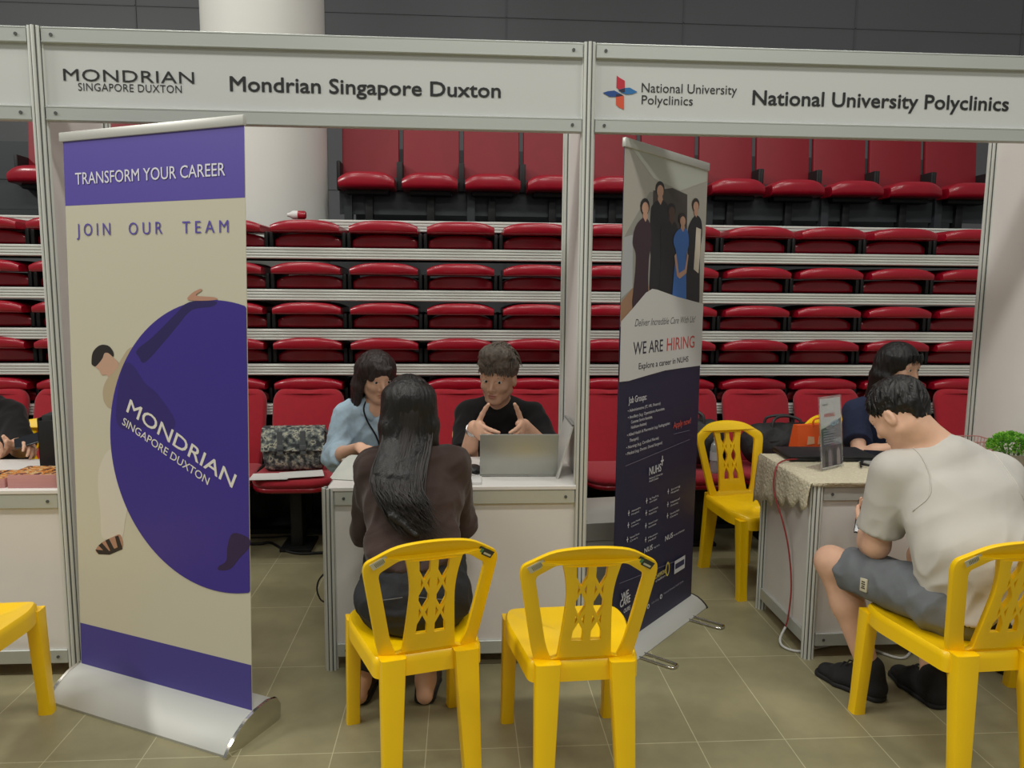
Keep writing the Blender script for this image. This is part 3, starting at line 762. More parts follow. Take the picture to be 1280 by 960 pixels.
A.text('lettering', LW, [('Yong Loo Lin', c8(224, 676), c8(246, 668), 2.3)]); A.text('lettering', LW, [('Faculty of Dentistry', c8(299, 630), c8(340, 615), 2.3)])
u0, v0 = A.px(*c8(302, 772)); u1, v1 = A.px(*c8(343, 702)); v1 = v0+.062
A.shape('printed_box', (200, 200, 204), [(u0, v0), (u1, v0), (u1, v1), (u0, v1)]); A.shape('printed_box', (46, 46, 84), [(u0+.008, v0+.02), (u1-.008, v0+.02), (u1-.008, v1-.016), (u0+.008, v1-.016)])
A.text('lettering', LW, [('WE', c8(103, 872), c8(130, 860), 9)], .02); A.text('lettering', LW, [('CARE', c8(98, 898), c8(136, 882), 9)], .02)
A.text('lettering', LW, [('OURS', c8(112, 918), c8(136, 908), 5)], .014)
A.text('lettering', (214, 200, 120), [('CHAMPIONS', c8(230, 790), c8(270, 770), 5)], .01); A.text('lettering', LW, [('of healthcare', c8(232, 802), c8(268, 786), 3)])
u_, v_ = A.px(*c8(277, 752))
A.shape('printed_ribbon', (204, 186, 84), [(u_+.02*math.cos(a)*(1 if k == 0 else .7), v_+.034*math.sin(a)*(1 if k == 0 else .7)) for k in (0,) for a in [2*PI*j/18 for j in range(18)]]); A.shape('printed_ribbon', (34, 33, 64), [(u_+.012*math.cos(a), v_+.024*math.sin(a)) for a in [2*PI*j/18 for j in range(18)]])
for x, y in ((204, 892), (252, 855)):
    u_, v_ = A.px(*c8(x, y)); A.shape('printed_icon', LW, [(u_+.011*math.cos(2*PI*j/14), v_+.011*math.sin(2*PI*j/14)) for j in range(14)]); A.shape('printed_icon', (34, 33, 64), [(u_+.006*math.cos(2*PI*j/14), v_+.006*math.sin(2*PI*j/14)) for j in range(14)])
A.text('lettering', (150, 150, 170), [('nuhs.edu.sg', c8(216, 884), c8(242, 872), 2.6)]); A.text('lettering', (150, 150, 170), [('National University Health System', c8(262, 848), c8(335, 816), 2.6)])
# ================================================================ people: smooth blended surfaces
def V3(p): return np.array(p, np.float32)
def unit(v): v = np.array(v, float); return v/np.linalg.norm(v)
class Sdf:
    """smooth union of tapered limbs and ellipsoids on a grid, turned into one closed surface"""
    def __init__(s): s.ops = []
    def cone(s, a, b, ra, rb, k=.02, flat=False, op='u'):
        s.ops.append(('cone', V3(a), V3(b), ra, rb, k, flat, op)); return s
    def chain(s, pts, rs, k=.02):
        for i in range(len(pts)-1): s.cone(pts[i], pts[i+1], rs[i], rs[i+1], k)
        return s
    def ecap(s, a, b, ra, rb, right, k=.03, flat=0, op='u'):
        """elliptical tapered limb: ra=(half width along right, half depth)"""
        s.ops.append(('ecap', V3(a), V3(b), ra, rb, V3(unit(right)), k, flat, op)); return s
    def ell(s, c, r, R=None, k=.02, op='u'):
        R = np.eye(3) if R is None else np.array(R, float); g = float(np.linalg.norm(R[0]))
        s.ops.append(('ell', V3(c), V3(r)*g, (R/g).astype(np.float32), k, op)); return s
    def cut(s, c, n): s.ops.append(('cut', V3(c), V3(unit(n)))); return s
    def bounds(s):
        lo = np.full(3, 1e9); hi = np.full(3, -1e9)
        for o in s.ops:
            if o[0] == 'cone' and o[7] == 'u':
                m = max(o[3], o[4]); lo = np.minimum(lo, np.minimum(o[1], o[2])-m); hi = np.maximum(hi, np.maximum(o[1], o[2])+m)
            elif o[0] == 'ecap' and o[8] == 'u':
                m = max(*o[3], *o[4]); lo = np.minimum(lo, np.minimum(o[1], o[2])-m); hi = np.maximum(hi, np.maximum(o[1], o[2])+m)
            elif o[0] == 'ell' and o[5] == 'u':
                m = float(o[2].max()); lo = np.minimum(lo, o[1]-m); hi = np.maximum(hi, o[1]+m)
        return lo-.03, hi+.03
    def mesh(s, h=.005):
        lo, hi = s.bounds(); n = np.ceil((hi-lo)/h).astype(int)+2
        ax = [(lo[i]+h*np.arange(n[i])).astype(np.float32) for i in range(3)]
        D = np.full(n, .5, np.float32)
        for o in s.ops:
            if o[0] == 'cut':
                P = (ax[0][:, None, None]-o[1][0])*o[2][0]+(ax[1][None, :, None]-o[1][1])*o[2][1]+(ax[2][None, None, :]-o[1][2])*o[2][2]
                np.maximum(D, P, out=D); continue
            if o[0] == 'cone': k, op = o[5], o[7]; m = max(o[3], o[4]); l, g = np.minimum(o[1], o[2])-m, np.maximum(o[1], o[2])+m
            elif o[0] == 'ecap': k, op = o[6], o[8]; m = max(*o[3], *o[4]); l, g = np.minimum(o[1], o[2])-m, np.maximum(o[1], o[2])+m
            else: k, op = o[4], o[5]; m = float(o[2].max()); l, g = o[1]-m, o[1]+m
            pad_ = k+3*h
            i0 = np.clip(np.floor((l-pad_-lo)/h).astype(int), 0, n); i1 = np.clip(np.ceil((g+pad_-lo)/h).astype(int)+1, 0, n)
            if (i1 <= i0).any(): continue
            X = ax[0][i0[0]:i1[0], None, None]; Y = ax[1][None, i0[1]:i1[1], None]; Z = ax[2][None, None, i0[2]:i1[2]]
            if o[0] == 'cone':
                a, b = o[1], o[2]; ab = b-a; L2 = float(ab@ab)+1e-12
                px, py, pz = X-a[0], Y-a[1], Z-a[2]
                t0 = (px*ab[0]+py*ab[1]+pz*ab[2])/L2; t = np.clip(t0, 0, 1)
                d = np.sqrt((px-t*ab[0])**2+(py-t*ab[1])**2+(pz-t*ab[2])**2)-(o[3]+t*(o[4]-o[3]))
                if o[6]: d = np.maximum(d, (t0-1)*math.sqrt(L2))
            elif o[0] == 'ecap':
                a, b = o[1], o[2]; ab = b-a; L2 = float(ab@ab)+1e-12; w_ = ab/math.sqrt(L2)
                r_ = o[5]-w_*float(o[5]@w_); r_ /= np.linalg.norm(r_); f_ = np.cross(w_, r_)
                px, py, pz = X-a[0], Y-a[1], Z-a[2]
                t0 = (px*ab[0]+py*ab[1]+pz*ab[2])/L2; t = np.clip(t0, 0, 1)
                qx, qy, qz = px-t*ab[0], py-t*ab[1], pz-t*ab[2]
                rx = o[3][0]+t*(o[4][0]-o[3][0]); ry = o[3][1]+t*(o[4][1]-o[3][1])
                u_ = (qx*r_[0]+qy*r_[1]+qz*r_[2])/rx; v_ = (qx*f_[0]+qy*f_[1]+qz*f_[2])/ry; z_ = (qx*w_[0]+qy*w_[1]+qz*w_[2])/np.minimum(rx, ry)
                d = (np.sqrt(u_*u_+v_*v_+z_*z_)-1)*np.minimum(rx, ry)
                if o[7] in (1, 3): d = np.maximum(d, (t0-1)*math.sqrt(L2))
                if o[7] in (2, 3): d = np.maximum(d, -t0*math.sqrt(L2))
            else:
                c, r, R = o[1], o[2], o[3]; px, py, pz = X-c[0], Y-c[1], Z-c[2]
                q = [px*R[i][0]+py*R[i][1]+pz*R[i][2] for i in range(3)]
                k0 = np.sqrt(sum((q[i]/r[i])**2 for i in range(3))); k1 = np.sqrt(sum((q[i]/(r[i]*r[i]))**2 for i in range(3)))+1e-9
                d = k0*(k0-1)/k1
            sub = D[i0[0]:i1[0], i0[1]:i1[1], i0[2]:i1[2]]
            if op == 's':
                hh = np.clip(.5-.5*(sub+d)/k, 0, 1); sub[...] = sub+(-d-sub)*hh+k*hh*(1-hh)
            else:
                hh = np.clip(.5+.5*(d-sub)/k, 0, 1); sub[...] = d+(sub-d)*hh-k*hh*(1-hh)
        return surface_nets(D, lo, h)
def surface_nets(D, lo, h):
    sg = D < 0
    c = [sg[:-1, :-1, :-1], sg[1:, :-1, :-1], sg[:-1, 1:, :-1], sg[1:, 1:, :-1], sg[:-1, :-1, 1:], sg[1:, :-1, 1:], sg[:-1, 1:, 1:], sg[1:, 1:, 1:]]
    cnt = sum(x.astype(np.int8) for x in c); act = np.argwhere((cnt > 0) & (cnt < 8))
    idx = np.full(cnt.shape, -1, np.int32); idx[act[:, 0], act[:, 1], act[:, 2]] = np.arange(len(act))
    offs = np.array([[i & 1, (i >> 1) & 1, (i >> 2) & 1] for i in range(8)])
    vals = np.stack([D[act[:, 0]+o[0], act[:, 1]+o[1], act[:, 2]+o[2]] for o in offs], 1)
    acc = np.zeros((len(act), 3)); num = np.zeros(len(act))
    for a in range(8):
        for b in (a+1, a+2, a+4):
            if b > 7 or bin(a ^ b).count('1') != 1: continue
            va, vb = vals[:, a], vals[:, b]; m = (va < 0) != (vb < 0)
            t = np.where(m, va/(va-vb+1e-20), 0); p = offs[a]+(offs[b]-offs[a])*t[:, None]
            acc += p*m[:, None]; num += m
    Vt = (act+acc/num[:, None])*h+lo; F = []
    for axn in range(3):
        u, v = (axn+1) % 3, (axn+2) % 3
        sl0 = [slice(None)]*3; sl1 = [slice(None)]*3; sl0[axn] = slice(0, -1); sl1[axn] = slice(1, None)
        s0, s1 = sg[tuple(sl0)], sg[tuple(sl1)]; e = np.argwhere(s0 != s1)
        e = e[(e[:, u] > 0) & (e[:, v] > 0) & (e[:, u] < sg.shape[u]-1) & (e[:, v] < sg.shape[v]-1)]
        inside = s0[e[:, 0], e[:, 1], e[:, 2]]
        du = np.zeros(3, int); du[u] = 1; dv = np.zeros(3, int); dv[v] = 1
        q = [idx[tuple((e-x).T)] for x in (du*0, du, du+dv, dv)]
        Q = np.stack(q, 1); Q[~inside] = Q[~inside][:, ::-1]; F.append(Q)
    F = np.concatenate(F); return Vt, F
from mathutils import noise as mnoise
def vert_normals(Vt, F):
    n = np.cross(Vt[F[:, 2]]-Vt[F[:, 0]], Vt[F[:, 3]]-Vt[F[:, 1]]); N = np.zeros_like(Vt)
    for i in range(4): np.add.at(N, F[:, i], n)
    return N/(np.linalg.norm(N, axis=1, keepdims=True)+1e-12)
def skin_mesh(name, Vt, F, mats, root, disp=None, relax=2, face_mat=None):
    for _ in range(relax):                         # light smoothing
        A = np.zeros_like(Vt); c = np.zeros(len(Vt))
        for i in range(4):
            j = (i+1) % 4; np.add.at(A, F[:, i], Vt[F[:, j]]); np.add.at(A, F[:, j], Vt[F[:, i]]); np.add.at(c, F[:, i], 1); np.add.at(c, F[:, j], 1)
        Vt = Vt*.5+.5*A/np.maximum(c, 1)[:, None]
    if disp is not None:
        N = vert_normals(Vt, F); Vt = Vt+N*disp(Vt, N)[:, None]
    me = bpy.data.meshes.new(name); me.from_pydata(Vt.tolist(), [], F.tolist())
    o = link(name, me, mats, None, 180)
    if face_mat is not None:
        cen = Vt[F].mean(1); me.polygons.foreach_set('material_index', face_mat(cen).astype(np.int32))
    if root is not None: attach(o, root)
    return o
def folds(amp, scale, stretch=(1, 1, 1), seed=0., ridge=True):
    def f(P, N):
        out = np.empty(len(P))
        for i, p in enumerate(P):
            v = mnoise.noise((p[0]*scale*stretch[0]+seed, p[1]*scale*stretch[1], p[2]*scale*stretch[2]))
            out[i] = (1-2*abs(v)*1.6) if ridge else v
        return amp*out
    return f
def dfolds(amp, axis, freq, seed=0.):
    """drag folds running along axis"""
    a = unit(axis); b = unit(np.cross(a, (.3, .2, .9))); c = np.cross(a, b)
    def f(P, N):
        out = np.empty(len(P)); A = P@a; B = P@b; C = P@c
        for i in range(len(P)):
            v = mnoise.noise((A[i]*freq*.22+seed, B[i]*freq, C[i]*freq)); out[i] = .6-abs(v)*2.2
        return amp*out
    return f
SKIN = mat('skin', (226, 180, 152), .5, noise=.05, nscale=25, sss=.08, bump=.03, bscale=220)
LIP = mat('lip', (196, 134, 118), .45); EYEW = mat('eye_white', (226, 222, 216), .25); IRIS = mat('iris', (30, 20, 16), .15)
HAIRB = mat('hair_black', (22, 19, 18), .36, noise=.35, nscale=60, stretch=(3, 3, .25), bump=.35, bscale=140)
HAIRD = mat('hair_brown_black', (44, 32, 30), .4, noise=.35, nscale=60, stretch=(3, 3, .25), bump=.35, bscale=140)
HAIRG = mat('hair_ash_brown', (108, 98, 88), .5, noise=.45, nscale=50, bump=.4, bscale=120)
def frame(f, up=(0, 0, 1)):
    f = unit(f); r = unit(np.cross(f, up)); u = np.cross(r, f); return np.array([r, f, u])   # rows right, forward, up
def head(s, c, R, sex='m', ears=True):
    c = np.array(c, float); W = lambda x, y, z: c+R[0]*x+R[1]*y+R[2]*z
    e = s.ell; jw = 1. if sex == 'm' else .92
    e(W(0, -.012, .030), (.076, .094, .084), R, .02); e(W(0, .018, -.032), (.064*jw, .066, .082), R, .03)
    for q in (-1, 1): s.cone(W(q*.052*jw, .0, -.058), W(q*.018, .056, -.094), .020, .018, .025)
    e(W(0, .062, -.098), (.024, .020, .017), R, .02)
    s.cone(W(-.036, .070, .020), W(.036, .070, .020), .013, .013, .02)
    for q in (-1, 1): e(W(q*.040, .056, -.030), (.022, .024, .022), R, .02)
    for q in (-1, 1): e(W(q*.031, .096, .0), (.019, .019, .012), R, .012, 's')
    s.cone(W(0, .080, .006), W(0, .099, -.034), .0075, .0115, .012)
    for q in (-1, 1): e(W(q*.012, .088, -.040), (.009, .010, .008), R, .006)
    for q in (-1, 1):
        s.cone(W(q*.016, .0835, .0060), W(q*.047, .0760, .0052), .0036, .0034, .004); s.cone(W(q*.018, .0820, -.0075), W(q*.045, .0755, -.0070), .0034, .0030, .004)
    e(W(0, .080, -.0635), (.023, .011, .0065), R, .006); e(W(0, .078, -.0745), (.020, .0115, .0075), R, .006)
    e(W(0, .096, -.0690), (.024, .014, .0016), R, .003, 's')
    if ears:
        for q in (-1, 1):
            e(W(q*.078, -.006, -.010), (.010, .019, .031), R, .008); e(W(q*.089, -.002, -.006), (.007, .010, .019), R, .005, 's')
def hand(s, w_, d, n, side, curl=(.25, .3, .35, .4), thumb=(.5, .2), spread=.10, sc=1., thumb_up=.9):
    """wrist w_, finger direction d, palm normal n, side = +1 when the thumb lies at d x n"""
    d = unit(d); n = unit(np.array(n)-d*np.dot(n, d)); t = np.cross(d, n)*side; w_ = np.array(w_, float)
    W = lambda a, b, c: w_+(d*a+t*b+n*c)*sc
    s.ecap(W(.0, 0, 0), W(.082, 0, 0), (.028*sc, .017*sc), (.040*sc, .013*sc), t, .012)
    s.ell(W(.035, .022, .008), (.022*sc, .022*sc, .016*sc), None, .012)
    L = [.043, .047, .044, .034]; B = [.028, .0095, -.0095, -.028]
    for i in range(4):
        p = W(.086-(abs(i-1.2))*.004, B[i], 0); a = 0.; sp = (1.3-i)*spread*.8
        for j, (ln, r0, r1) in enumerate(((L[i], .0092, .0084), (L[i]*.62, .0084, .0076), (L[i]*.48, .0076, .0066))):
            a += curl[i]*(1, 1.1, .8)[j]; dd = (d*math.cos(a)+n*math.sin(a))*math.cos(sp)+t*math.sin(sp)
            q = p+dd*ln*sc; s.cone(p, q, r0*sc, r1*sc, .004); p = q
    p = W(.025, .030, .006); a = thumb_up
    for ln, r0, r1 in ((.042, .0125, .0105), (.032, .0105, .009), (.024, .009, .0075)):
        dd = unit(d*math.cos(a)+t*math.sin(a)+n*thumb[0]*.5); q = p+dd*ln*sc; s.cone(p, q, r0*sc, r1*sc, .006); p = q; a -= thumb[1]
def eyes(root, c, R, look=(0, 0)):
    c = np.array(c, float); W = lambda x, y, z: Vector(c+R[0]*x+R[1]*y+R[2]*z)
    M3 = Matrix([[R[j][i] for j in range(3)] for i in range(3)]).to_4x4()
    for q in (-1, 1):
        m = MB(); t = bmesh.new(); bmesh.ops.create_uvsphere(t, u_segments=16, v_segments=10, radius=.0118)
        m.add(t, Matrix.Translation(W(q*.0315, .0718, -.0005)) @ M3)
        m.mi = 1; t = bmesh.new(); bmesh.ops.create_uvsphere(t, u_segments=14, v_segments=8, radius=.0062)
        for v in t.verts: v.co.y *= .45
        m.add(t, Matrix.Translation(W(q*.0315+look[0], .0812, -.0005+look[1])) @ M3)
        attach(m.build('eye', [EYEW, IRIS], None, 180), root)
def brows(root, c, R, m_, k=1.):
    c = np.array(c, float); W = lambda x, y, z: Vector(c+R[0]*x+R[1]*y+R[2]*z)
    for q in (-1, 1):
        m = MB(); m.tube([W(q*.013, .0815, .0165), W(q*.028, .0815, .0195), W(q*.042, .0760, .0190), W(q*.053, .066, .0145)], [.0022*k, .0034*k, .003*k, .0012], 8)
        attach(m.build('eyebrow', m_, None, 180), root)
def clump(m, pts, r0, n=5, flat=.5): m.tube(smooth_path(pts, 3), [r0*(1-(i/(3*(len(pts)-1)))**1.6*.92) for i in range(3*(len(pts)-1)+1)], n)
def shoe(root, heel, toe, m_, sole, w_=.048, h=.075, clog=False, name='shoe'):
    heel = np.array(heel, float); toe = np.array(toe, float); d = unit(toe-heel); L = np.linalg.norm(toe-heel); r = np.cross(d, (0, 0, 1)); z = np.array((0, 0, 1.))
    s = Sdf(); P = lambda t, zz: heel+d*L*t+z*zz
    s.ecap(P(.14, .036), P(.62, .034), (w_*.78, .034), (w_, .032), r, .02); s.ecap(P(.62, .034), P(.88, .028), (w_, .032), (w_*.75, .024), r, .02)
    if not clog: s.cone(P(.16, .05), P(.22, h+.03), .040, .044, .025); s.cone(P(.24, .09), P(.62, .05), .036, .028, .03)
    else: s.cone(P(.45, .055), P(.62, .05), .036, .034, .02)
    s.cut((0, 0, .012), (0, 0, -1)); Vt, F = s.mesh(.005); o = skin_mesh(name, Vt, F, m_, root, None, 2)
    s = Sdf(); s.ecap(P(.12, .009), P(.62, .009), (w_*.84, .03), (w_*1.06, .03), r, .01); s.ecap(P(.62, .009), P(.90, .009), (w_*1.06, .03), (w_*.8, .03), r, .01)
    s.cut((0, 0, .0205), (0, 0, 1)); s.cut((0, 0, .001), (0, 0, -1)); Vt, F = s.mesh(.005); so = skin_mesh('sole', Vt, F, sole, None, None, 1)
    attach(so, o); return o
def legs_body(s, J, rk=.052, ra=.036, rt=.075, bare=True):
    for q in ('l', 'r'):
        hip, kn, an, toe = [np.array(J[q+x], float) for x in ('hip', 'knee', 'ankle', 'toe')]
        s.cone(hip, kn, rt, rk, .03); mid = kn*.62+an*.38; d = unit(an-kn); back = unit(np.cross(np.cross(d, unit(kn-hip)), d))*-1
        s.cone(kn, mid+back*.008, rk*.98, rk*1.0, .03); s.cone(mid+back*.008, an, rk*.98, ra, .03)
        heel = an+(0, 0, -.055)+unit((an-toe)*(1, 1, 0))*.035
        s.cone(an, heel, ra, .028, .02); s.cone(an+(0, 0, -.02), np.array(toe)+(0, 0, .0), .03, .02, .03); s.cone(heel, np.array(toe), .024, .02, .02)
def arms_body(s, J, r0=.05, r1=.042, r2=.036, r3=.026):
    for q in ('l', 'r'):
        sh, el, wr = [np.array(J[q+x], float) for x in ('sh', 'el', 'wr')]
        m = sh*.6+el*.4; s.cone(sh, m, r0, r0*.92, .02); s.cone(m, el, r0*.92, r1*.9, .02); m = el*.7+wr*.3
        s.cone(el, m, r1*.92, r1, .02); s.cone(m, wr, r1, r3, .02)
def torso(s, J, wid=(.165, .15, .185), dep=(.12, .10, .115), k=.05, flat=0, grow=0., sh=.055, hem=None):
    pe, ch, ne = [np.array(J[x], float) for x in ('pelvis', 'chest', 'neck')]; rt = np.array(J['rsh'], float)-np.array(J['lsh'], float)
    wa = pe*.55+ch*.45; g = grow
    if 'back' in J: wa = wa+np.array(J['back'])
    base = pe if hem is None else np.array(hem, float)
    s.ecap(base, wa, (wid[0]+g, dep[0]+g), (wid[1]+g, dep[1]+g), rt, .03, 2 if hem is not None else 0)
    s.ecap(wa, ch, (wid[1]+g, dep[1]+g), (wid[2]+g, dep[2]+g), rt, k)
    top = ch*.35+ne*.65; s.ecap(ch, top, (wid[2]+g, dep[2]+g), (wid[2]*.72+g, dep[2]*.7+g), rt, k)
    for q in ('l', 'r'):
        S_ = np.array(J[q+'sh'], float); s.cone(ne*.75+ch*.25, S_, sh*1.05+g, sh+g, k)
# ================================================================ the people
SOLE = mat('shoe_sole', (30, 28, 28), .7); SOLEW = mat('shoe_sole_dark', (24, 24, 26), .7)
def person(label, J):
    p = J['pelvis']; t = thing('person', label, 'person', (p[0], p[1], 0)); return t
def finish_body(t, s, h, lip=None, name='body'):
    Vt, F = s.mesh(h)
    fm = None
    if lip is not None:
        c, R = lip; c = np.array(c, float)
        def fm(P):
            q = (P-c)@np.array(R).T/np.sum(np.array(R)[0]**2); return (((q[:, 0]/.019)**2+((q[:, 2]+.0685)/.0092)**2) < 1) & (q[:, 1] > .06)
    o = skin_mesh(name, Vt, F, [SKIN, LIP], t, None, 1, fm); return o
def garment(t, name, s, m_, h=.006, disp=None, relax=3):
    Vt, F = s.mesh(h); return skin_mesh(name, Vt, F, m_, t, disp, relax)
def add(*fs): return lambda P, N: sum(f(P, N) for f in fs)
def trousers(t, J, m_, rt=.085, rk=.068, ra=.055, waist=(.17, .125), wz=.20, end=1., disp=None, name='trousers', low=.0):
    s = Sdf(); pe = np.array(J['pelvis'], float); rt_ = np.array(J['rhip'], float)-np.array(J['lhip'], float); ch = np.array(J['chest'], float)
    top = pe+unit(ch-pe)*wz
    s.ecap(pe+(0, 0, -.02), top, (waist[0]*1.04, waist[1]*1.08), waist, rt_, .03, 1)
    for q in ('l', 'r'):
        hip, kn, an = [np.array(J[q+x], float) for x in ('hip', 'knee', 'ankle')]
        s.ell(hip+(0, -.02, -.0), (rt*1.1, rt*1.15, rt*.95), None, .04)
        if end <= 1: s.cone(hip, hip+(kn-hip)*end, rt, rk+(rt-rk)*(1-end), .03, end < 1)
        if end >= 1: s.cone(hip, kn, rt, rk, .03); s.cone(kn, kn+(an-kn)*.93, rk, ra, .03, True)
    return garment(t, name, s, m_, .006, disp)
def shirt(t, J, m_, wid, dep, hem, sl=.55, r_sl=(.066, .062), disp=None, sh=.062, name='shirt', collar=.065, k=.05, long_=False, h=.006, neckcut=None):
    s = Sdf(); torso(s, J, wid, dep, k, 0, 0., sh, hem)
    for q in ('l', 'r'):
        S_, E_, W_ = [np.array(J[q+x], float) for x in ('sh', 'el', 'wr')]
        if long_:
            s.cone(S_, E_, r_sl[0], r_sl[1], .03); s.cone(E_, E_+(W_-E_)*sl, r_sl[1], r_sl[1]*.82, .025, True)
        else: s.cone(S_, S_+(E_-S_)*sl, r_sl[0], r_sl[1], .025, True)
    ne = np.array(J['neck'], float); hc = np.array(J['head'], float)
    d = unit(hc-ne); s.cone(ne-d*.05, ne+d*.012, collar, collar*.98, .02, True)
    if neckcut is not None: s.ell(neckcut[0], neckcut[1], None, .008, 's')
    return garment(t, name, s, m_, h, disp)
def hair_curtain(s, W, R, q, z1, r0=.03, r1=.02, y0=.0, out=.01):
    s.ecap(W(q*.068, y0, .05), W(q*(.078+out), y0-.01, -.06), (r0, r0*1.7), (r0, r0*1.8), R[0], .02); s.ecap(W(q*(.078+out), y0-.01, -.06), W(q*(.080+out*1.6), y0-.005, z1), (r0, r0*1.8), (r1, r1*1.5), R[0], .02)

# ---------- woman with long black hair, seen from behind
J = dict(pelvis=(1.35, -.53, .51), chest=(1.342, -.365, .80), neck=(1.335, -.315, .97), head=(1.322, -.275, 1.10),
         lsh=(1.205, -.33, .900), rsh=(1.475, -.31, .905), lel=(1.165, -.26, .655), rel=(1.505, -.23, .665), lwr=(1.20, -.035, .775), rwr=(1.46, -.03, .775),
         lhip=(1.265, -.50, .505), rhip=(1.435, -.49, .505), lknee=(1.22, -.10, .50), rknee=(1.44, -.09, .50), lankle=(1.135, -.235, .085), rankle=(1.375, -.245, .085), ltoe=(1.15, -.08, .025), rtoe=(1.385, -.08, .025))
R = frame((-.12, .97, -.12)); t = person('person with long black hair and brown top seated on a yellow chair, back turned', J)
s = Sdf(); head(s, J['head'], R, 'f'); W = lambda x, y, z, c=np.array(J['head']), R=R: c+R[0]*x+R[1]*y+R[2]*z
s.cone(W(0, -.02, -.06), J['neck'], .046, .05, .03); torso(s, J, (.15, .125, .14), (.10, .085, .09), .05, 0, 0, .045); arms_body(s, J, .042, .036, .032, .024); legs_body(s, J, .048, .034, .07)
hand(s, J['lwr'], (.5, .8, -.1), (.3, 0, -1), 1); hand(s, J['rwr'], (-.5, .8, -.1), (-.3, 0, -1), -1)
finish_body(t, s, .005, (J['head'], R)); eyes(t, J['head'], R); brows(t, J['head'], R, HAIRB)
BROWN = mat('brown_jersey', (58, 41, 36), .9, noise=.08, nscale=14, bump=.15, bscale=260, sheen=.15)
shirt(t, J, BROWN, (.152, .140, .158), (.108, .10, .105), (1.348, -.515, .700), .9, (.062, .053), add(dfolds(.007, (.35, .2, .9), 15, 3.), dfolds(.004, (.9, .1, .4), 22, 8.)), .058, 'top', .062, .05, True)
JEAN = mat('black_denim', (27, 29, 34), .8, noise=.18, nscale=40, bump=.2, bscale=400)
trousers(t, J, JEAN, .092, .07, .062, (.150, .108), .135, 1., add(dfolds(.005, (1, .1, .1), 18), folds(.003, 14)))
for q in (-1, 1):                                 # stitched seat seams
    m = MB(); pts = [(1.35+q*.025+q*k*.028, -.655+.004*k+.012*(k/4)**2, .565-.006*k) for k in range(5)]
    m.tube(pts, .0016, 6); attach(m.build('seam', mat('seam_thread', (96, 98, 100), .7), None, 180), t)
s = Sdf(); s.ell(W(0, -.018, .028), (.085, .106, .094), R, .02)
for q in (-1, 1): hair_curtain(s, W, R, q, -.20, .024, .022, -.02, .000)
s.ecap(W(0, -.07, .04), W(-.012, -.075, -.10), (.078, .045), (.084, .045), R[0], .03)
s.ecap(W(-.012, -.075, -.10), (1.293, -.462, .90), (.084, .040), (.078, .028), R[0], .006); s.ecap((1.293, -.462, .90), (1.310, -.520, .80), (.078, .028), (.056, .022), (1, 0, 0), .004)
s.ecap((1.310, -.520, .80), (1.365, -.560, .735), (.052, .020), (.016, .010), (1, 0, -.6), .006)
s.ell(W(0, .10, -.03), (.062, .06, .085), R, .015, 's')
ho = garment(t, 'hair', s, HAIRB, .005, dfolds(.0028, (.02, .12, 1), 60, 1.), 2)
rnd = random.Random(4); m = MB()
for k in range(420):
    top = rnd.random() < .5
    a = rnd.uniform(-1, 1); h0 = rnd.uniform(-.02, .05)
    p0 = W(a*.080, -.112+.045*abs(a)**2, h0); p1 = W(a*.086-.012, -.128+.035*abs(a), -.10); e = rnd.uniform(.3, 1.0)
    p2 = np.array((1.297+a*.084+rnd.uniform(-.01, .01), -.494+.022*a*a, .89)); p3 = np.array((1.31+a*.066+.03*e+rnd.uniform(-.02, .02), -.532-.02*e+.022*a*a, .89-.12*e)); p4 = p3+np.array((.04*e+rnd.uniform(-.01, .02), -.020, -.055*e))
    if top: p0 = W(a*.05, -.02-.05*rnd.random(), .118-.02*abs(a)); pm = W(a*.076, -.100+.05*a*a, .055); clump(m, [p0, pm, W(a*.085, -.122+.055*a*a, .0), p1, p2+(0, -.004, 0), p3+(0, -.004, 0), p4], rnd.uniform(.003, .0045), 4)
    else: clump(m, [p0, p1, p2, p3, p4], rnd.uniform(.0028, .005), 5)
attach(m.build('hair_strands', [mat('hair_strand', (33, 27, 24), .5)], None, 180), ho)
CLOG = mat('brown_leather', (62, 42, 34), .6)
for q in ('l', 'r'): a = np.array(J[q+'ankle']); b = np.array(J[q+'toe']); shoe(t, (a[0]-.004, a[1]-.055, 0), (b[0], b[1]+.06, 0), CLOG, SOLE, .047, .06, True, 'clog')

# ---------- woman in the denim shirt
J = dict(pelvis=(1.08, 1.0, .51), chest=(1.065, .97, .78), neck=(1.075, .935, .935), head=(1.085, .895, 1.078),
         rsh=(.930, .945, .875), lsh=(1.225, .955, .875), rel=(.895, .80, .69), lel=(1.30, .80, .70), rwr=(1.035, .585, .782), lwr=(1.22, .56, .785),
         lhip=(1.17, .97, .505), rhip=(1.0, .97, .505), lknee=(1.17, .62, .50), rknee=(.99, .62, .50), lankle=(1.17, .64, .085), rankle=(.99, .64, .085), ltoe=(1.17, .50, .025), rtoe=(.99, .50, .025))
R = frame((.42, -.86, -.26))*1.03; t = person('person in light denim shirt with a black lanyard seated behind the middle counter', J)
s = Sdf(); head(s, J['head'], R, 'f'); W = lambda x, y, z, c=np.array(J['head']), R=R: c+R[0]*x+R[1]*y+R[2]*z
s.cone(W(0, -.02, -.06), J['neck'], .046, .05, .03); torso(s, J, (.15, .125, .14), (.10, .085, .09), .05, 0, 0, .045); arms_body(s, J, .042, .036, .034, .024); legs_body(s, J, .048, .034, .07)
hand(s, J['rwr'], (.55, -.8, -.1), (.2, 0, -1), 1); hand(s, J['lwr'], (-.4, -.8, -.1), (0, 0, -1), -1)
finish_body(t, s, .0045, (J['head'], R)); eyes(t, J['head'], R); brows(t, J['head'], R, HAIRD)
DENIM = mat('light_denim', (186, 212, 230), .85, noise=.12, nscale=30, bump=.2, bscale=380)
